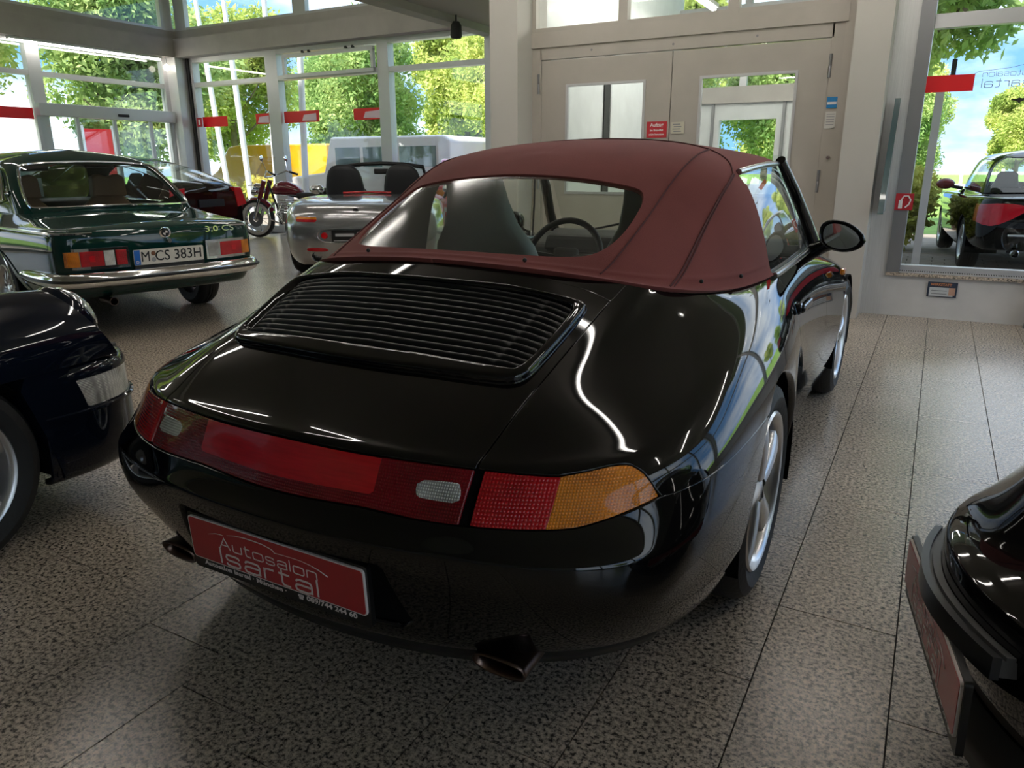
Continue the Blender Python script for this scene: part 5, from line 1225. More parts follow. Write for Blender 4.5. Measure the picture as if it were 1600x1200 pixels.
    text('lettering','M',.105,MK,p,(-.178,-.004,0),ext=.0006,sx=.85); text('lettering','CS 383H',.105,MK,p,(.068,-.004,0),ext=.0006,sx=.93,off=.0006); text('lettering','D',.03,M_pwhite,p,(-.237,-.005,-.035),ext=.0006)
    for z,m in ((.024,mat('seal_brown',(.22,.09,.04),rough=.5)),(-.022,mat('seal_grey',(.35,.35,.36),rough=.5))): latheo('plate_seal',[(.0005,-.0045),(.016,-.0045),(.016,0)],m,p,16,'y',(-.120,0,z))
    boxo('plate_frame_strip',(0,.0,-.068),(.52,.012,.024),MK,p)
    text('lettering','30 JAHRE ERFAHRUNG',.013,M_pwhite,p,(0,-.0075,-.068),ext=.0004) if False else None
    bd=bpy.data.objects.new('boot_badge',None); COL.objects.link(bd); bd.parent=c; bd.location=(.0,-1.094,.748); bd.rotation_euler=(.15,0,0)
    latheo('badge_ring',[(.0005,-.006),(.034,-.006),(.042,-.004),(.042,.004)],M_chrome,bd,22,'y'); latheo('badge_disc',[(.0005,-.0075),(.030,-.0075)],MK,bd,20,'y')
    for k,(a,b_) in enumerate(((0,PI/2),(PI,1.5*PI))): pymesh('badge_quarter',[(0,-.008,0)]+[(.018*math.cos(a+(b_-a)*i/5),-.008,.018*math.sin(a+(b_-a)*i/5)) for i in range(6)],[tuple(range(7))],bd,M_pwhite)
    text('model_badge','3.0 CS',.060,M_chrome,c,(.43,-1.088,.752),rot=(PI/2-.12,0,0),ext=.003,sx=1.5,off=.0006)
    latheo('boot_lock',[(.0005,-.015),(.016,-.015),(.02,-.005),(.02,.01)],M_chrome,c,16,'y',(.02,-1.098,.69))
    latheo('exhaust_pipe',[(.026,.2),(.030,-.02),(.026,-.02),(.024,.15),(.0005,.15)],M_exh,c,18,'y',(-.42,-1.06,.285))
    prismo('underbody',[(-.85,.38),(-.8,.30),(-.4,.24),(3.3,.20),(3.4,.3),(3.3,.42),(-.85,.44)],-.50,.50,M_gap,c,'yz')
    # cabin
    M_tan=mat('tan_leather',(.16,.085,.045),rough=.6,bump=(60,.1))
    boxo('cabin_floor',(0,.95,.50),(1.45,2.3,.45),M_dash,c); boxo('parcel_shelf',(0,.02,.885),(1.15,.45,.03),M_tan,c,bev=.01)
    for sg in (1,-1):
        seat(c,.36*sg,.95,.45,M_tan,wide=.52,tall=.5,lean=.2)
        e=bpy.data.objects.new('headrest',None); COL.objects.link(e); e.parent=c; e.location=(.36*sg,.82,1.06)
        V=[(-.15,0,-.10),(.15,0,-.10),(.14,0,.07),(.09,0,.10),(0,0,.075),(-.09,0,.10),(-.14,0,.07)]
        prismo('headrest_pad',[(x,z) for x,_,z in V],-.06,.05,M_tan,e,'xz',bev=.015)
        for x in (-.06,.06): tubeo('headrest_bar',[(x,0,-.2),(x,0,-.08)],.006,M_chrome,e,6)
    boxo('price_card',(.02,1.9,1.03),(.26,.01,.18),mat('card_grey',(.30,.36,.38),rough=.4),c); boxo('cabin_mirror',(0,1.55,1.22),(.24,.02,.07),M_trim,c,bev=.01)
    steering(c,-.36,1.55,.93,-.35,M_dash); prismo('dashboard',[(1.62,.7),(1.62,.9),(1.8,.93),(2.1,.9),(2.1,.7)],-.64,.64,M_dash,c,'yz',bev=.02)
    for sg in (1,-1):
        wheel(c,(sg*.71,0,.305),sg,.305,.19,.185,'multi',M_rim,rot=.1); wheel(c,(sg*.71,2.624,.305),sg,.305,.19,.185,'multi',M_rim)
        arch_liner(c,0,.30,.34,sg*.45,sg*.80); arch_liner(c,2.624,.30,.34,sg*.45,sg*.80)
        tubeo('arch_chrome',[(sg*.826,.338*math.cos(a),.30+.338*math.sin(a)) for a in np.linspace(-.1,PI+.1,20)],.007,M_chrome,c,6)
green_coupe()
# ---------------------------------------------------------------- silver roadster
def silver_roadster():
    M_s=mat('silver_paint',(.40,.40,.41),rough=.22,metal=.75,coat=1.0)
    c=thing('silver_roadster','silver open roadster with slim amber tail lamps, roof down','car',(-5.91,7.09,0),math.radians(31))
    net=[
     [(0,3.20,.20),(0,3.28,.25),(0,3.32,.38),(0,3.32,.50),(0,3.25,.60),(0,3.0,.70),(0,2.4,.80),(0,1.75,.88)],
     [(.45,3.10,.20),(.47,3.17,.25),(.48,3.22,.38),(.48,3.22,.50),(.47,3.15,.60),(.45,2.9,.70),(.40,2.4,.80),(.35,1.72,.88)],
     [(.72,2.75,.2),(.78,2.8,.25),(.81,2.85,.38),(.815,2.86,.50),(.80,2.8,.61),(.74,2.65,.71),(.62,2.3,.80),(.52,1.62,.88)],
     [(.80,2.3,.18),(.85,2.3,.23),(.88,2.3,.38),(.885,2.3,.52),(.87,2.3,.65),(.81,2.25,.755),(.72,2.1,.82),(.62,1.5,.875)],
     [(.76,1.5,.17),(.81,1.5,.22),(.84,1.5,.38),(.85,1.5,.52),(.845,1.5,.67),(.81,1.48,.78),(.76,1.45,.83),(.66,1.3,.86)],
     [(.76,.7,.17),(.81,.7,.22),(.845,.7,.38),(.86,.7,.52),(.855,.7,.68),(.82,.7,.79),(.77,.7,.84),(.67,.7,.86)],
     [(.80,.05,.2),(.86,.05,.25),(.90,.05,.38),(.915,.05,.53),(.905,.05,.69),(.86,.06,.81),(.78,.1,.865),(.66,.25,.88)],
     [(.76,-.40,.22),(.82,-.42,.27),(.865,-.44,.40),(.88,-.45,.55),(.865,-.45,.69),(.81,-.41,.80),(.72,-.30,.868),(.58,.06,.90)],
     [(.62,-.68,.24),(.70,-.74,.29),(.75,-.79,.41),(.765,-.80,.55),(.745,-.79,.68),(.68,-.72,.785),(.58,-.52,.855),(.45,-.02,.905)],
     [(.40,-.80,.26),(.44,-.88,.31),(.47,-.94,.42),(.475,-.955,.55),(.46,-.94,.68),(.42,-.87,.78),(.36,-.65,.852),(.28,-.06,.91)],
     [(.18,-.85,.27),(.2,-.925,.32),(.21,-.98,.42),(.215,-.995,.55),(.21,-.98,.68),(.19,-.91,.78),(.17,-.68,.852),(.13,-.08,.912)],
     [(0,-.86,.27),(0,-.935,.32),(0,-.99,.42),(0,-1.005,.55),(0,-.99,.68),(0,-.92,.78),(0,-.69,.852),(0,-.085,.913)]]
    net=np.array(net,float); net[7:,0,2]-=.07; net[7:,1,2]-=.06; net[7:,2,2]-=.03
    S_=Surf(net,(.02,.01),(True,True)); B=oriented(S_.mesh(dense(12,8),dense(8,8)),(0,1,.5))
    ar=lambda D:.345-np.hypot(D[:,1]-.0,D[:,2]-.31); af=lambda D:.345-np.hypot(D[:,1]-2.505,D[:,2]-.31)
    B=B.keep(lambda D:np.where(np.abs(D[:,0])>.55,np.where(D[:,3]<8.2,ar(D),-1),-1)).keep(lambda D:np.where(np.abs(D[:,0])>.5,af(D),-1))
    lamp=[(.43,.650),(.65,.650),(.665,.658),(.665,.692),(.65,.70),(.43,.70),(.42,.692),(.42,.658)]; lf=lambda D:np.where((D[:,3]>7.2),polysdf(np.c_[D[:,0],D[:,2]],lamp),1)
    ref=chaikin([(.30,.335),(.58,.335),(.56,.375),(.32,.375)],2); rf=lambda D:np.where((D[:,3]>7.2)&(D[:,4]<4),polysdf(np.c_[D[:,0],D[:,2]],ref),1)
    rec=chaikin([(0,.43),(.36,.43),(.42,.47),(.42,.54),(.36,.58),(0,.58),(-.3,.58),(-.3,.43)],2); cf=lambda D:np.where((D[:,3]>8.0),polysdf(np.c_[D[:,0],D[:,2]],rec),1)
    L_,B=B.split(lf); R_,B=B.split(rf); C_,B=B.split(cf)
    B.rim(.03).both().obj('body',c,M_s); C_.offset(-.025).both().obj('plate_recess',c,M_s)
    for sg in (1,-1):
        up,lo=L_.split(lambda D:.675-D[:,2])
        for P,nm,m in ((up,'amber_lens',M_amb),(lo,'red_lens',M_red)): (P if sg>0 else P.mirror()).offset(.004).rim(.01).obj(nm,c,m)
        (R_ if sg>0 else R_.mirror()).offset(.003).rim(.01).obj('reflector',c,M_red)
        latheo('fog_lamp',[(.0005,-.985),(.03,-.983),(.036,-.972),(.036,-.93)],M_red,c,18,'y',(sg*.345,0,.505))
        latheo('exhaust_pipe',[(.040,-.90),(.052,-.92),(.052,-.80)],M_chrome,c,20,'y',(sg*.455,0,.275)); latheo('exhaust_bore',[(.0005,-.86),(.040,-.86),(.042,-.905)],M_gap,c,20,'y',(sg*.455,0,.275))
        wheel(c,(sg*.775,0,.33),sg,.33,.26,.235,'cup',M_rim); wheel(c,(sg*.765,2.505,.325),sg,.325,.23,.235,'cup',M_rim)
        arch_liner(c,0,.31,.35,sg*.5,sg*.88); arch_liner(c,2.505,.31,.35,sg*.5,sg*.84)
        seat(c,sg*.36,.62,.34,M_dash,True,wide=.50,tall=.78,lean=.25)
        e=bpy.data.objects.new('wing_mirror',None); COL.objects.link(e); e.parent=c; e.location=(sg*.90,1.35,.93)
        bm=bmesh.new(); bmesh.ops.create_uvsphere(bm,u_segments=16,v_segments=10,radius=1); bmesh.ops.scale(bm,vec=(.10,.07,.065),verts=bm.verts); bmobj('mirror_housing',bm,e,M_chrome,True)
        tubeo('mirror_foot',[(-.09*sg,0,-.12),(-.04*sg,0,-.05)],.02,M_trim,e,8)
        tubeo('screen_pillar',[(.60*sg,1.62,.88),(.575*sg,1.42,1.08),(.55*sg,1.26,1.22)],.02,M_trim,c,8)
    p=bpy.data.objects.new('dealer_plate',None); COL.objects.link(p); p.parent=c; p.location=(0,-1.0,.505)
    prismo('plate_board',rrect(.52,.12,.006),-.004,.010,M_pblack,p,'xz')
    for x,w_,z,h_ in ((-.12,.20,.01,.03),(.06,.09,.025,.03),(.16,.05,.025,.03),(.06,.05,-.01,.025),(.15,.08,-.012,.02),(0,.48,-.05,.008)): boxo('plate_print',(x,-.005,z),(w_,.001,h_),mat('plate_print_grey',(.42,.42,.42),rough=.5),p)
    bd=latheo('boot_badge',[(.0005,-.006),(.025,-.006),(.032,-.003),(.032,.004)],M_trim,c,20,'y',(0,0,0)); bd.location=(0,-.935,.765); bd.rotation_euler=(.7,0,0)
    tubeo('windscreen_header',[(-.56,1.27,1.215),(-.3,1.24,1.25),(0,1.23,1.262),(.3,1.24,1.25),(.56,1.27,1.215)],.026,M_trim,c,8)
    V=[];F=[];n=9
    for q in (0,.5,1):
        for k in range(n): a=-1+2*k/(n-1); V.append((a*(.61-.05*q),1.72-.46*q+.08*(1-a*a)*(1-q*.6),.88+.36*q))
    for r in range(2):
        for k in range(n-1): F.append((r*n+k,r*n+k+1,(r+1)*n+k+1,(r+1)*n+k))
    pymesh('windscreen',V,F,c,M_cglass,True)
    boxo('cabin_mirror',(0,1.22,1.16),(.2,.03,.07),M_trim,c,bev=.015); boxo('cabin_tub',(0,.75,.45),(1.3,1.4,.45),M_gap,c); prismo('dashboard',[(1.35,.6),(1.3,.8),(1.42,.88),(1.72,.87),(1.72,.6)],-.62,.62,M_dash,c,'yz',bev=.02)
    pymesh('roof_cover',[(-.55,-.02,.905),(.55,-.02,.905),(.62,.28,.885),(-.62,.28,.885)],[(0,1,2,3)],c,M_dash)
    tubeo('third_brake_lamp',[(-.28,-.07,.925),(0,-.085,.932),(.28,-.07,.925)],.014,M_red,c,8); steering(c,-.36,1.15,.80,-.4,M_dash)
    prismo('underbody',[(-.8,.30),(-.75,.22),(3.0,.18),(3.1,.3),(-.7,.4)],-.6,.6,M_gap,c,'yz')
silver_roadster()
# ---------------------------------------------------------------- dark car behind the coupe
def dark_hatch():
    M_d=carpaint('black_cherry_paint',(.010,.004,.004),rough=.15)
    c=thing('dark_fastback','dark car with tall red tail lamp behind the green coupe','car',(-10.72,7.80,0),math.radians(97))
    st=[(-1.02,.66,.80,.60,.86,.50),(-.92,.76,.90,.68,.97,.56),(-.6,.83,.93,.74,1.10,.58),(-.1,.86,.93,.76,1.26,.58),(.6,.87,.92,.76,1.38,.56),(1.2,.87,.91,.75,1.40,.55),(1.8,.87,.90,.74,1.26,.56),(2.35,.86,.88,.72,.97,.62),(2.9,.83,.80,.68,.85,.58),(3.3,.70,.66,.56,.70,.48)]
    net=[[(wl-.08,y,.18),(wl,y,.28),(wl+.01,y,.5),(wl-.01,y,.72),(wb,y,zb),((wb*.55+wr*.45),y,zb+(zr-zb)*.5),(wr,y,zb+(zr-zb)*.93),(wr*.6,y,zr),(0,y,zr+.015)] for y,wl,zb,wb,zr,wr in st]
    S_=Surf(net,(.01,.01)); P=oriented(S_.mesh(dense(10,6),dense(9,5)),(0,1,.4))
    ar=lambda D:.335-np.hypot(D[:,1],D[:,2]-.31); af=lambda D:.335-np.hypot(D[:,1]-2.5,D[:,2]-.31)
    P=P.keep(lambda D:np.where(D[:,0]>.5,ar(D),-1)).keep(lambda D:np.where(D[:,0]>.5,af(D),-1))
    win,P=P.split(lambda D:np.maximum(np.maximum(4.22-D[:,4],D[:,4]-5.85),np.maximum(2.4-D[:,3],D[:,3]-6.7)))
    rw,P=P.split(lambda D:np.maximum(5.95-D[:,4],np.maximum(1.35-D[:,3],D[:,3]-3.3)))
    P.both().obj('body',c,M_d); win.offset(-.005).both().obj('side_window',c,M_cglass); rw.offset(-.005).both().obj('rear_window',c,M_cglass)
    prismo('rear_panel',[(-.66,.25),(.66,.25),(.66,.6),(.60,.86),(-.60,.86),(-.66,.6)],-1.04,-.98,M_d,c,'xz')
    for sg in (1,-1):
        prismo('tail_lamp',[(.50*sg,.93),(.66*sg,.92),(.76*sg,.66),(.56*sg,.62)],-1.06,-.80,mat('fastback_lamp',(.70,.012,.02),rough=.12,coat=1),c,'xz',bev=.012)
        for y in (0,2.5): wheel(c,(sg*.77,y,.315),sg,.315,.2,.21,'cup'); arch_liner(c,y,.31,.34,sg*.5,sg*.85)
        seat(c,sg*.36,1.0,.4,M_dash)
    boxo('cabin_dark',(0,.9,.58),(1.4,2.4,.5),M_dash,c); boxo('number_plate',(0,-1.05,.7),(.52,.02,.11),M_pblack,c)
dark_hatch()
# ---------------------------------------------------------------- navy sports car at the left edge (front corner in view)
def navy_sports():
    M_n=carpaint('navy_paint',(.003,.0055,.013),rough=.15)
    c=thing('navy_sports_car','dark navy sports car at the left edge, front corner with clear indicator','car',(-3.215,.88,0),math.radians(3))
    # bumper
    path=[(.79,.33),(.805,.44),(.795,.55),(.755,.65),(.67,.73),(.52,.79),(.3,.83),(.15,.84),(0,.842)]
    prof=[(-.08,.17),(-.02,.19),(.0,.26),(.004,.36),(.003,.44),(.002,.50),(-.002,.54),(-.018,.565),(-.05,.578),(-.10,.582)]
    b=Surf(sweep(path,prof),(.01,.01),(False,True)); P=oriented(b.mesh(dense(9,8),dense(10,6)),(0,0,.35))
    wraps=lambda D:np.interp(D[:,3],[1.15,1.5,2,3,4,5.2,5.3],[1,1,1,1,1,1,1])
    lens=lambda D:np.maximum(np.maximum(1.25-D[:,3]-.25*(D[:,4]-4)*.6,D[:,3]-5.0),np.maximum(3.75-D[:,4],D[:,4]-5.55))
    Ls,P=P.split(lens)
    P.rim(.02).both().obj('front_bumper',c,M_n)
    for Q in (Ls,Ls.mirror()): Q.offset(-.004).rim(.01).obj('indicator_lens',c,M_wht)
    lip=[tuple(p) for p in b.grid(np.linspace(0,8,40),[3.62])[:,0]]; 
    for sg in (1,-1): tubeo('bumper_lip',[(p[0]*sg*1.004,p[1]*1.004,p[2]) for p in lip],.008,M_n,c,6)
    # fenders and hood: cross sections along y
    def sec(y,cz,top,out,cx):
        return [(out-.004,y,.575),(out,y,.62),(out-.012,y,.68),(out-.06,y,.745*top/.80),(cx+.06,y,top-.012),(cx,y,top),(cx-.09,y,top-.022),(cx-.18,y,cz+.008),(cx-.32,y,cz-.004),(.15,y,cz+.008),(0,y,cz+.012)]
    net=[sec(-2.6,.86,.86,.80,.60),sec(-1.6,.85,.85,.80,.60),sec(-.9,.83,.835,.805,.60),sec(-.45,.80,.825,.815,.61),sec(0,.755,.812,.825,.615),sec(.2,.725,.812,.82,.615),sec(.36,.70,.812,.81,.612),sec(.47,.675,.806,.80,.61),sec(.56,.655,.795,.785,.605),sec(.68,.63,.775,.765,.60)]
    f=Surf(net,(.01,.01)); Q=oriented(f.mesh(dense(10,8),dense(11,6)),(0,-.5,.3))
    arc=lambda D:.345-np.hypot(D[:,1],D[:,2]-.30)
    hl=lambda D:.108-np.hypot(np.hypot(D[:,0]-.605,(D[:,1]-.545)*.8),(D[:,2]-.675)*.9)
    Q=Q.keep(lambda D:np.where(D[:,0]>.4,arc(D),-1)).keep(lambda D:np.where(D[:,0]>.34,(D[:,1]-.56)*.86+(D[:,2]-.70)*.51,D[:,1]-.60))
    Q.rim(.02).both().obj('front_wings',c,M_n)
    # flank below, door area
    prismo('flank',[(-2.6,.2),(-.37,.18),(-.36,.40),(-.30,.575),(-2.6,.575)],.70,.80,M_n,c,'yz',bev=.02); prismo('flank',[(-2.6,.2),(-.37,.18),(-.36,.40),(-.30,.575),(-2.6,.575)],-.80,-.70,M_n,c,'yz',bev=.02)
    prismo('wing_front',[(.33,.34),(.36,.20),(.42,.5),(.44,.60),(.30,.60),(.27,.53)],.70,.797,M_n,c,'yz'); prismo('wing_front',[(.33,.34),(.36,.20),(.42,.5),(.44,.60),(.30,.60),(.27,.53)],-.797,-.70,M_n,c,'yz')
    boxo('nose_panel',(0,.56,.50),(1.3,.30,.16),M_n,c,bev=.03)
    for sg in (1,-1):
        e=bpy.data.objects.new('headlamp',None); COL.objects.link(e); e.parent=c; e.location=(.612*sg,.578,.710); e.rotation_euler=(-PI/2+.535,0,0)
        latheo('lamp_ring',[(.118,-.04),(.120,.0),(.113,.014),(.101,.012)],M_n,e,32,'z'); latheo('lamp_glass',[(.103,.010),(.092,.036),(.06,.056),(.0005,.066)],mat('headlamp_glass',(.40,.42,.42),rough=.06,metal=.35,coat=1),e,32,'z')
        wheel(c,(sg*.69,0,.315),sg,.315,.205,.218,'cup',rot=.3); arch_liner(c,0,.30,.35,sg*.45,sg*.79)
        wheel(c,(sg*.69,-2.27,.315),sg,.315,.24,.218,'cup')
    bp=[tuple(p) for p in b.grid(np.linspace(0,8,40),[9.0])[:,0]]
    boxo('bumper_gasket',(0,.56,.584),(1.36,.28,.012),mat('gasket_grey',(.12,.11,.11),rough=.7),c,bev=.005)
    prismo('cabin',[(-2.3,.80),(-1.9,1.22),(-1.2,1.27),(-.75,1.2),(-.28,.82)],-.58,.58,M_wdark,c,'yz',bev=.04); prismo('rear_body',[(-3.3,.25),(-3.35,.55),(-3.1,.72),(-2.4,.84),(-2.4,.25)],-.78,.78,M_n,c,'yz',bev=.08)
    prismo('underbody',[(.6,.22),(.55,.5),(-3.0,.5),(-3.1,.22)],-.45,.45,M_gap,c,'yz')
navy_sports()
# ---------------------------------------------------------------- black sports car at the right edge (tail in view)
def tail_car():
    c=thing('black_sports_car','black sports car tail at lower right edge with red dealer plate','car',(1.108,1.67,0),math.radians(-80))
    NT=np.array(NET993,float); NT[...,0]*=.92; k_=np.clip(-NT[...,1]/.6,0,1); NT[...,1]+=.75*k_*NT[...,0]**2; up_=np.clip((NT[...,2]-.45)/.15,0,1)*k_; NT[...,1]+=.06*up_
    s=Surf(NT,(.02,.004),(True,True)); B=s.mesh(dense(20,6),dense(13,6)).flip()
    arcR=lambda D:np.where((D[:,3]>8.5)&(D[:,3]<15.2),.357-np.hypot(D[:,1]-.055,D[:,2]-.302),-1.0); arcF=lambda D:np.where(D[:,3]<8.5,.345-np.hypot(D[:,1]-2.29,D[:,2]-.302),-1.0)
    B=B.keep(arcR).keep(arcF)
    B.rim(.02).both().obj('body',c,M_black)
    # rubber buffer strip with ribs over the plate
    def strip(name,u0,v,dx,w,h,m,lift=0.0):
        uu=np.linspace(u0,19,24); P=s.grid(uu,[v])[:,0]; P=np.concatenate([P,(P*[-1,1,1])[::-1][1:]])
        V=[];F=[];n=len(P)
        for p in P:
            nrm=np.array([p[0]*.45,-1.0,0]); nrm/=np.linalg.norm(nrm)
            for a,b_ in ((dx,-h/2),(dx+w,-h/2),(dx+w,h/2),(dx,h/2)): q=p+nrm*a; V.append((q[0],q[1],q[2]+b_+lift))
        for i in range(n-1):
            for k in range(4): F.append((i*4+k,i*4+(k+1)%4,i*4+4+(k+1)%4,i*4+4+k))
        F+=[(3,2,1,0),tuple(4*(n-1)+k for k in range(4))]
        return pymesh(name,V,F,c,m)
    M_rb=mat('grey_rubber',(.10,.10,.10),rough=.5)
    strip('buffer_edge',17.2,3.1,.024,.014,.042,mat('buffer_black',(.018,.019,.021),rough=.3),.004)
    strip('buffer_bed',17.2,3.1,-.04,.064,.03,M_rb,.004)
    for k in range(3): strip('buffer_rib',17.2,3.1,-.036+k*.020,.014,.010,M_rb,.022)
    dealer_plate(c,(0,-1.030,.345),rot=(.03,0,0))
    cu=s.grid(np.linspace(13.6,19,30),[1.2])[:,0]; cu=np.concatenate([cu,(cu*[-1,1,1])[::-1][1:]]); V=[];F=[];n=len(cu)
    for dz,dr in ((.03,1.012),(-.03,1.035),(-.08,1.03),(-.085,.9)):
        for p in cu: V.append((p[0]*dr,p[1]*dr-.01,p[2]+dz))
    for r in range(3):
        for k in range(n-1): F.append((r*n+k,(r+1)*n+k,(r+1)*n+k+1,r*n+k+1))
    pymesh('lower_valance',V,F,c,M_trim,True)
    t=Surf(softnet(),(.05,.03),(False,True)); T=t.mesh(dense(12,6),dense(7,6)).flip()
    w_,T=T.split(lambda D:np.where(D[:,4]<2.9,np.maximum(D[:,4]-2.8,.5-D[:,4]),1.0)); T.both().obj('roof',c,M_black); w_.both().obj('windows',c,M_cglass)
    boxo('cabin_dark',(0,.9,.5),(1.2,1.6,.5),M_dash,c)
    for sg in (1,-1):
        wheel(c,(sg*.7225,.04,.3155),sg,.3155,.245,.222); wheel(c,(sg*.6975,2.29,.3145),sg,.3145,.205,.222); arch_liner(c,.055,.302,.362,sg*.5,sg*.84); arch_liner(c,2.29,.302,.35,sg*.5,sg*.8)
tail_car()
# ---------------------------------------------------------------- motorcycle
def motorcycle():
    M_w=mat('maroon_paint',(.17,.008,.022),rough=.12,coat=1.0)
    d=np.array([1.0,.32]); d/=np.linalg.norm(d)             # from front wheel to rear wheel in world
    c=thing('motorcycle','maroon cruiser motorcycle with windshield and chrome beside the glazing','motorcycle',(-10.72,9.75,0),math.atan2(d[1],d[0])-0.0)
    # local x runs backwards from the front axle, y to its right hand side
    for x,r,w_ in ((0,.33,.10),(1.62,.32,.14)):
        e=bpy.data.objects.new('wheel',None); COL.objects.link(e); e.parent=c; e.location=(x,0,r)
        latheo('tyre',[(r-.09,-w_/2),(r-.03,-w_/2),(r-.004,-w_*.3),(r,0),(r-.004,w_*.3),(r-.03,w_/2),(r-.09,w_/2)],M_rub,e,36,'y')
        latheo('rim',[(r-.085,-w_/2+.005),(r-.11,-w_*.2),(r-.11,w_*.2),(r-.085,w_/2-.005)],M_chrome,e,36,'y')
        for k in range(14):
            a=2*PI*k/14; tubeo('wire_spoke',[(.04*math.cos(a+.4),(.03 if k%2 else -.03),.04*math.sin(a+.4)),((r-.10)*math.cos(a),0,(r-.10)*math.sin(a))],.004,M_chrome,e,5)
        latheo('hub',[(.0005,-.07),(.045,-.06),(.045,.06),(.0005,.07)],M_chrome,e,16,'y'); latheo('brake_disc',[(.05,-.075),(.14,-.075),(.14,-.07),(.05,-.07)],M_steel,e,24,'y')
    latheo('whitewall',[(.235,-.056),(.285,-.053),(.286,-.050),(.234,-.050)],mat('whitewall',(.55,.53,.50),rough=.6),c,36,'y',(0,0,.33)); latheo('whitewall',[(.235,.056),(.285,.053),(.286,.050),(.234,.050)],MATS['whitewall'],c,36,'y',(0,0,.33))
    for x,r,a0,a1,w_ in ((0,.385,.35,2.75,.16),(1.62,.40,.2,2.6,.20)):
        V=[];F=[];n=16
        for i in range(n+1):
            a=a0+(a1-a0)*i/n
            for k in range(7):
                q=-1+2*k/6; rr=r-.05*q*q; V.append((x-rr*math.cos(a),q*w_/2,.33+rr*math.sin(a)))
        for i in range(n):
            for k in range(6): F.append((i*7+k,i*7+k+1,(i+1)*7+k+1,(i+1)*7+k))
        pymesh('mudguard',V,F,c,M_w,True)
    for y in (-.11,.11): tubeo('fork_leg',[(0,y,.33),(.17,y,.80),(.25,y,1.0)],[.032,.030,.026],M_chrome,c,10)
    for y in (-.11,.11): tubeo('fork_cover',[(.13,y,.68),(.25,y,1.0)],.042,M_w,c,10)
    latheo('headlamp',[(.0005,-.10),(.085,-.09),(.095,-.05),(.08,.05),(.03,.09),(.0005,.1)],M_chrome,c,20,'x',(.10,0,.86))
    for y in (-.22,.22): latheo('spot_lamp_small',[(.0005,-.06),(.05,-.05),(.055,-.02),(.04,.04),(.0005,.05)],M_chrome,c,14,'x',(.12,y,.80))
    V=[];F=[]
    for i in range(6):
        t=i/5
        for k in range(7): q=-1+2*k/6; V.append((.03+.26*t+.05*q*q,q*(.26-.05*t),.92+.48*t))
    for i in range(5):
        for k in range(6): F.append((i*7+k,i*7+k+1,i*7+k+8,i*7+k+7))
    pymesh('windshield',V,F,c,glassmat('windshield_plastic',(.9,.82,.80),.06),True); tubeo('windshield_frame',[(.03,-.27,.92),(.03,.27,.92)],.012,M_chrome,c,8)
    tubeo('handlebar',[(.62,-.42,1.10),(.45,-.36,1.16),(.28,-.12,1.06),(.27,.12,1.06),(.45,.36,1.16),(.62,.42,1.10)],.015,M_chrome,c,8)
    for y in (-1,1):
        tubeo('grip',[(.50,.37*y,1.145),(.64,.425*y,1.095)],.02,M_trim,c,8); tubeo('mirror_stem',[(.46,.37*y,1.16),(.42,.42*y,1.34)],.006,M_chrome,c,6)
        latheo('mirror',[(.0005,-.01),(.05,-.008),(.055,.005),(.03,.02),(.0005,.025)],M_chrome,c,14,'x',(.42,.43*y,1.37))
    tk=[(.34,.05,.82,.05),(.42,.13,.85,.10),(.55,.165,.87,.13),(.70,.15,.86,.12),(.84,.10,.82,.09),(.92,.05,.79,.05)]; V=[];F=[];n=16
    for x,a,z,b_ in tk:
        for k in range(n): q=2*PI*k/n; V.append((x,a*math.cos(q),z+b_*math.sin(q)))
    for i in range(len(tk)-1):
        for k in range(n): F.append((i*n+k,i*n+(k+1)%n,(i+1)*n+(k+1)%n,(i+1)*n+k))
    F+=[tuple(range(n))[::-1],tuple((len(tk)-1)*n+k for k in range(n))]; pymesh('fuel_tank',V,F,c,M_w,True)
    boxo('saddle',(1.12,0,.74),(.55,.30,.11),M_dash,c,bev=.045,seg=3); boxo('pillion_seat',(1.48,0,.83),(.30,.24,.09),M_dash,c,bev=.035,seg=3)
    for sg in (1,-1):
        for k,(x,t) in enumerate(((.62,-.45),(.80,.35))):
            bm=bmesh.new()
            for q in range(6): box(bm,(x+t*(.02+q*.045)*.6,sg*.05,.44+q*.045),(.17,.16,.022),bev=.006)
            bmobj('engine_cylinder',bm,c,M_chrome)
        tubeo('exhaust_pipe',[(.58,sg*.14,.60),(.50,sg*.2,.42),(.62,sg*.22,.27),(1.0,sg*.22,.25),(1.9,sg*.22,.27)],[.025,.025,.028,.04,.05],M_chrome,c,10)
        boxo('saddlebag',(1.62,sg*.26,.55),(.50,.18,.30),M_w,c,bev=.05,seg=3)
        tubeo('crash_bar',[(.40,sg*.08,.62),(.40,sg*.30,.52),(.42,sg*.32,.35),(.46,sg*.12,.27)],.015,M_chrome,c,8)
    boxo('engine_case',(.74,0,.34),(.42,.24,.22),M_steel,c,bev=.05,seg=3); tubeo('frame_tube',[(.26,0,.98),(.40,0,.55),(.45,0,.25),(1.0,0,.22),(1.45,0,.40),(1.1,0,.66),(.5,0,.78)],.02,M_trim,c,8)
    tubeo('side_stand',[(.75,-.14,.25),(.80,-.30,.02)],.012,M_chrome,c,6)
motorcycle()

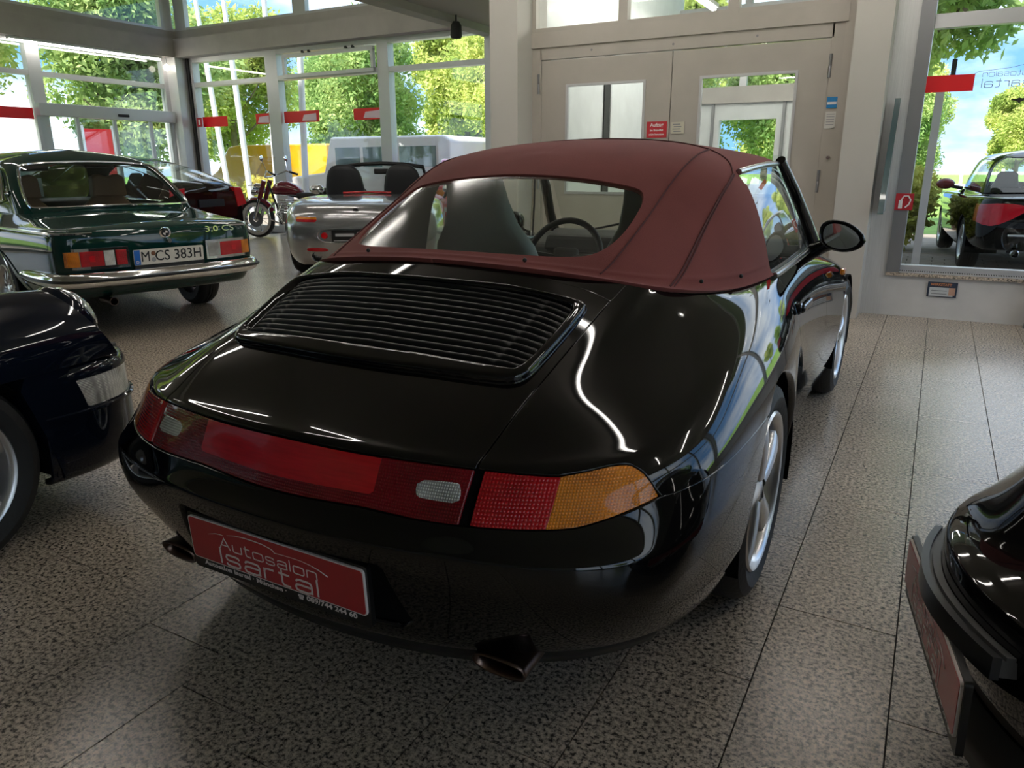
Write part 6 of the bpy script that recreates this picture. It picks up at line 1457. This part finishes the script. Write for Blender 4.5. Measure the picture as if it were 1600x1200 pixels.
# ---------------------------------------------------------------- black saloon outside the right-hand window
def saloon():
    c=thing('parked_saloon','black saloon with large red tail lamp parked outside right window','car',(1.16,11.0,-.03),math.radians(5))
    sc=np.array([1.06,1.0,1.04]); N_=np.array(NETC,float)*sc; N_[:,4:7,2]+=.03; N_[8:,5:8,2]+=.03; G0=np.array(GNC,float)*sc; G0[...,2]+=.01
    S_=Surf(N_,(.05,.03),(True,True)); B=oriented(S_.mesh(dense(13,7),dense(9,6)),(0,1,.5))
    for y in (0,2.624): B=B.keep(lambda D:np.where(np.abs(D[:,0])>.5,.345-np.hypot(D[:,1]-y,D[:,2]-.31),-1))
    lp=chaikin([(.34,.80),(.62,.84),(.90,.80),(.90,.66),(.74,.58),(.60,.62)],1); lf=lambda D:np.where((D[:,3]>8.3),polysdf(np.c_[D[:,0],D[:,2]],lp),1)
    Lp,B=B.split(lf); B.rim(.02).both().obj('vehicle_body',c,M_black)
    for P in (Lp,Lp.mirror()): P.offset(.006).rim(.02).obj('tail_lamp',c,mat('saloon_lamp',(.70,.012,.03),rough=.12,coat=1))
    G_=Surf(G0,(.03,.03),(True,True)); G=oriented(G_.mesh(dense(13,7),dense(6,7)),(0,.8,.9))
    rear=lambda D:np.where((D[:,3]>9.2)&(D[:,4]<4.0),np.maximum(.5-D[:,4],D[:,4]-3.6),1); front=lambda D:np.where((D[:,3]<3.6)&(D[:,4]<4.0),np.maximum(.5-D[:,4],D[:,4]-3.6),1)
    side=lambda D:np.where((D[:,3]>4.1)&(D[:,3]<8.6),np.maximum(.35-D[:,4],D[:,4]-2.9),1)
    for f_,nm in ((rear,'rear_window'),(front,'windscreen'),(side,'side_windows')):
        W,G=G.split(f_); W.offset(-.005).both().obj(nm,c,M_cglass)
    G.rim(.015).both().obj('roof',c,M_black)
    for sg in (1,-1):
        latheo('exhaust',[(.035,-1.14),(.045,-1.13),(.045,-.9)],M_chrome,c,14,'y',(sg*.45,0,.30))
        for y in (0,2.624): wheel(c,(sg*.76,y,.32),sg,.32,.2,.21,'multi'); arch_liner(c,y,.31,.35,sg*.5,sg*.84)
        e=bpy.data.objects.new('wing_mirror',None); COL.objects.link(e); e.parent=c; e.location=(sg*.96,1.62,.99)
        bm=bmesh.new(); bmesh.ops.create_uvsphere(bm,u_segments=14,v_segments=8,radius=1); bmesh.ops.scale(bm,vec=(.12,.07,.075),verts=bm.verts); bmobj('mirror_housing',bm,e,M_redd,True)
        tubeo('mirror_foot',[(-.22*sg,.05,-.06),(-.06*sg,0,-.03)],.025,M_black,e,8); seat(c,sg*.36,.9,.42,M_dash,wide=.5,tall=.62)
    boxo('number_plate',(0,-1.165,.64),(.52,.02,.11),M_vwhite,c); boxo('cabin_floor',(0,.95,.50),(1.4,2.3,.4),M_dash,c); boxo('bumper_strip',(0,-1.15,.50),(1.1,.04,.03),M_chrome,c,bev=.008)
saloon()
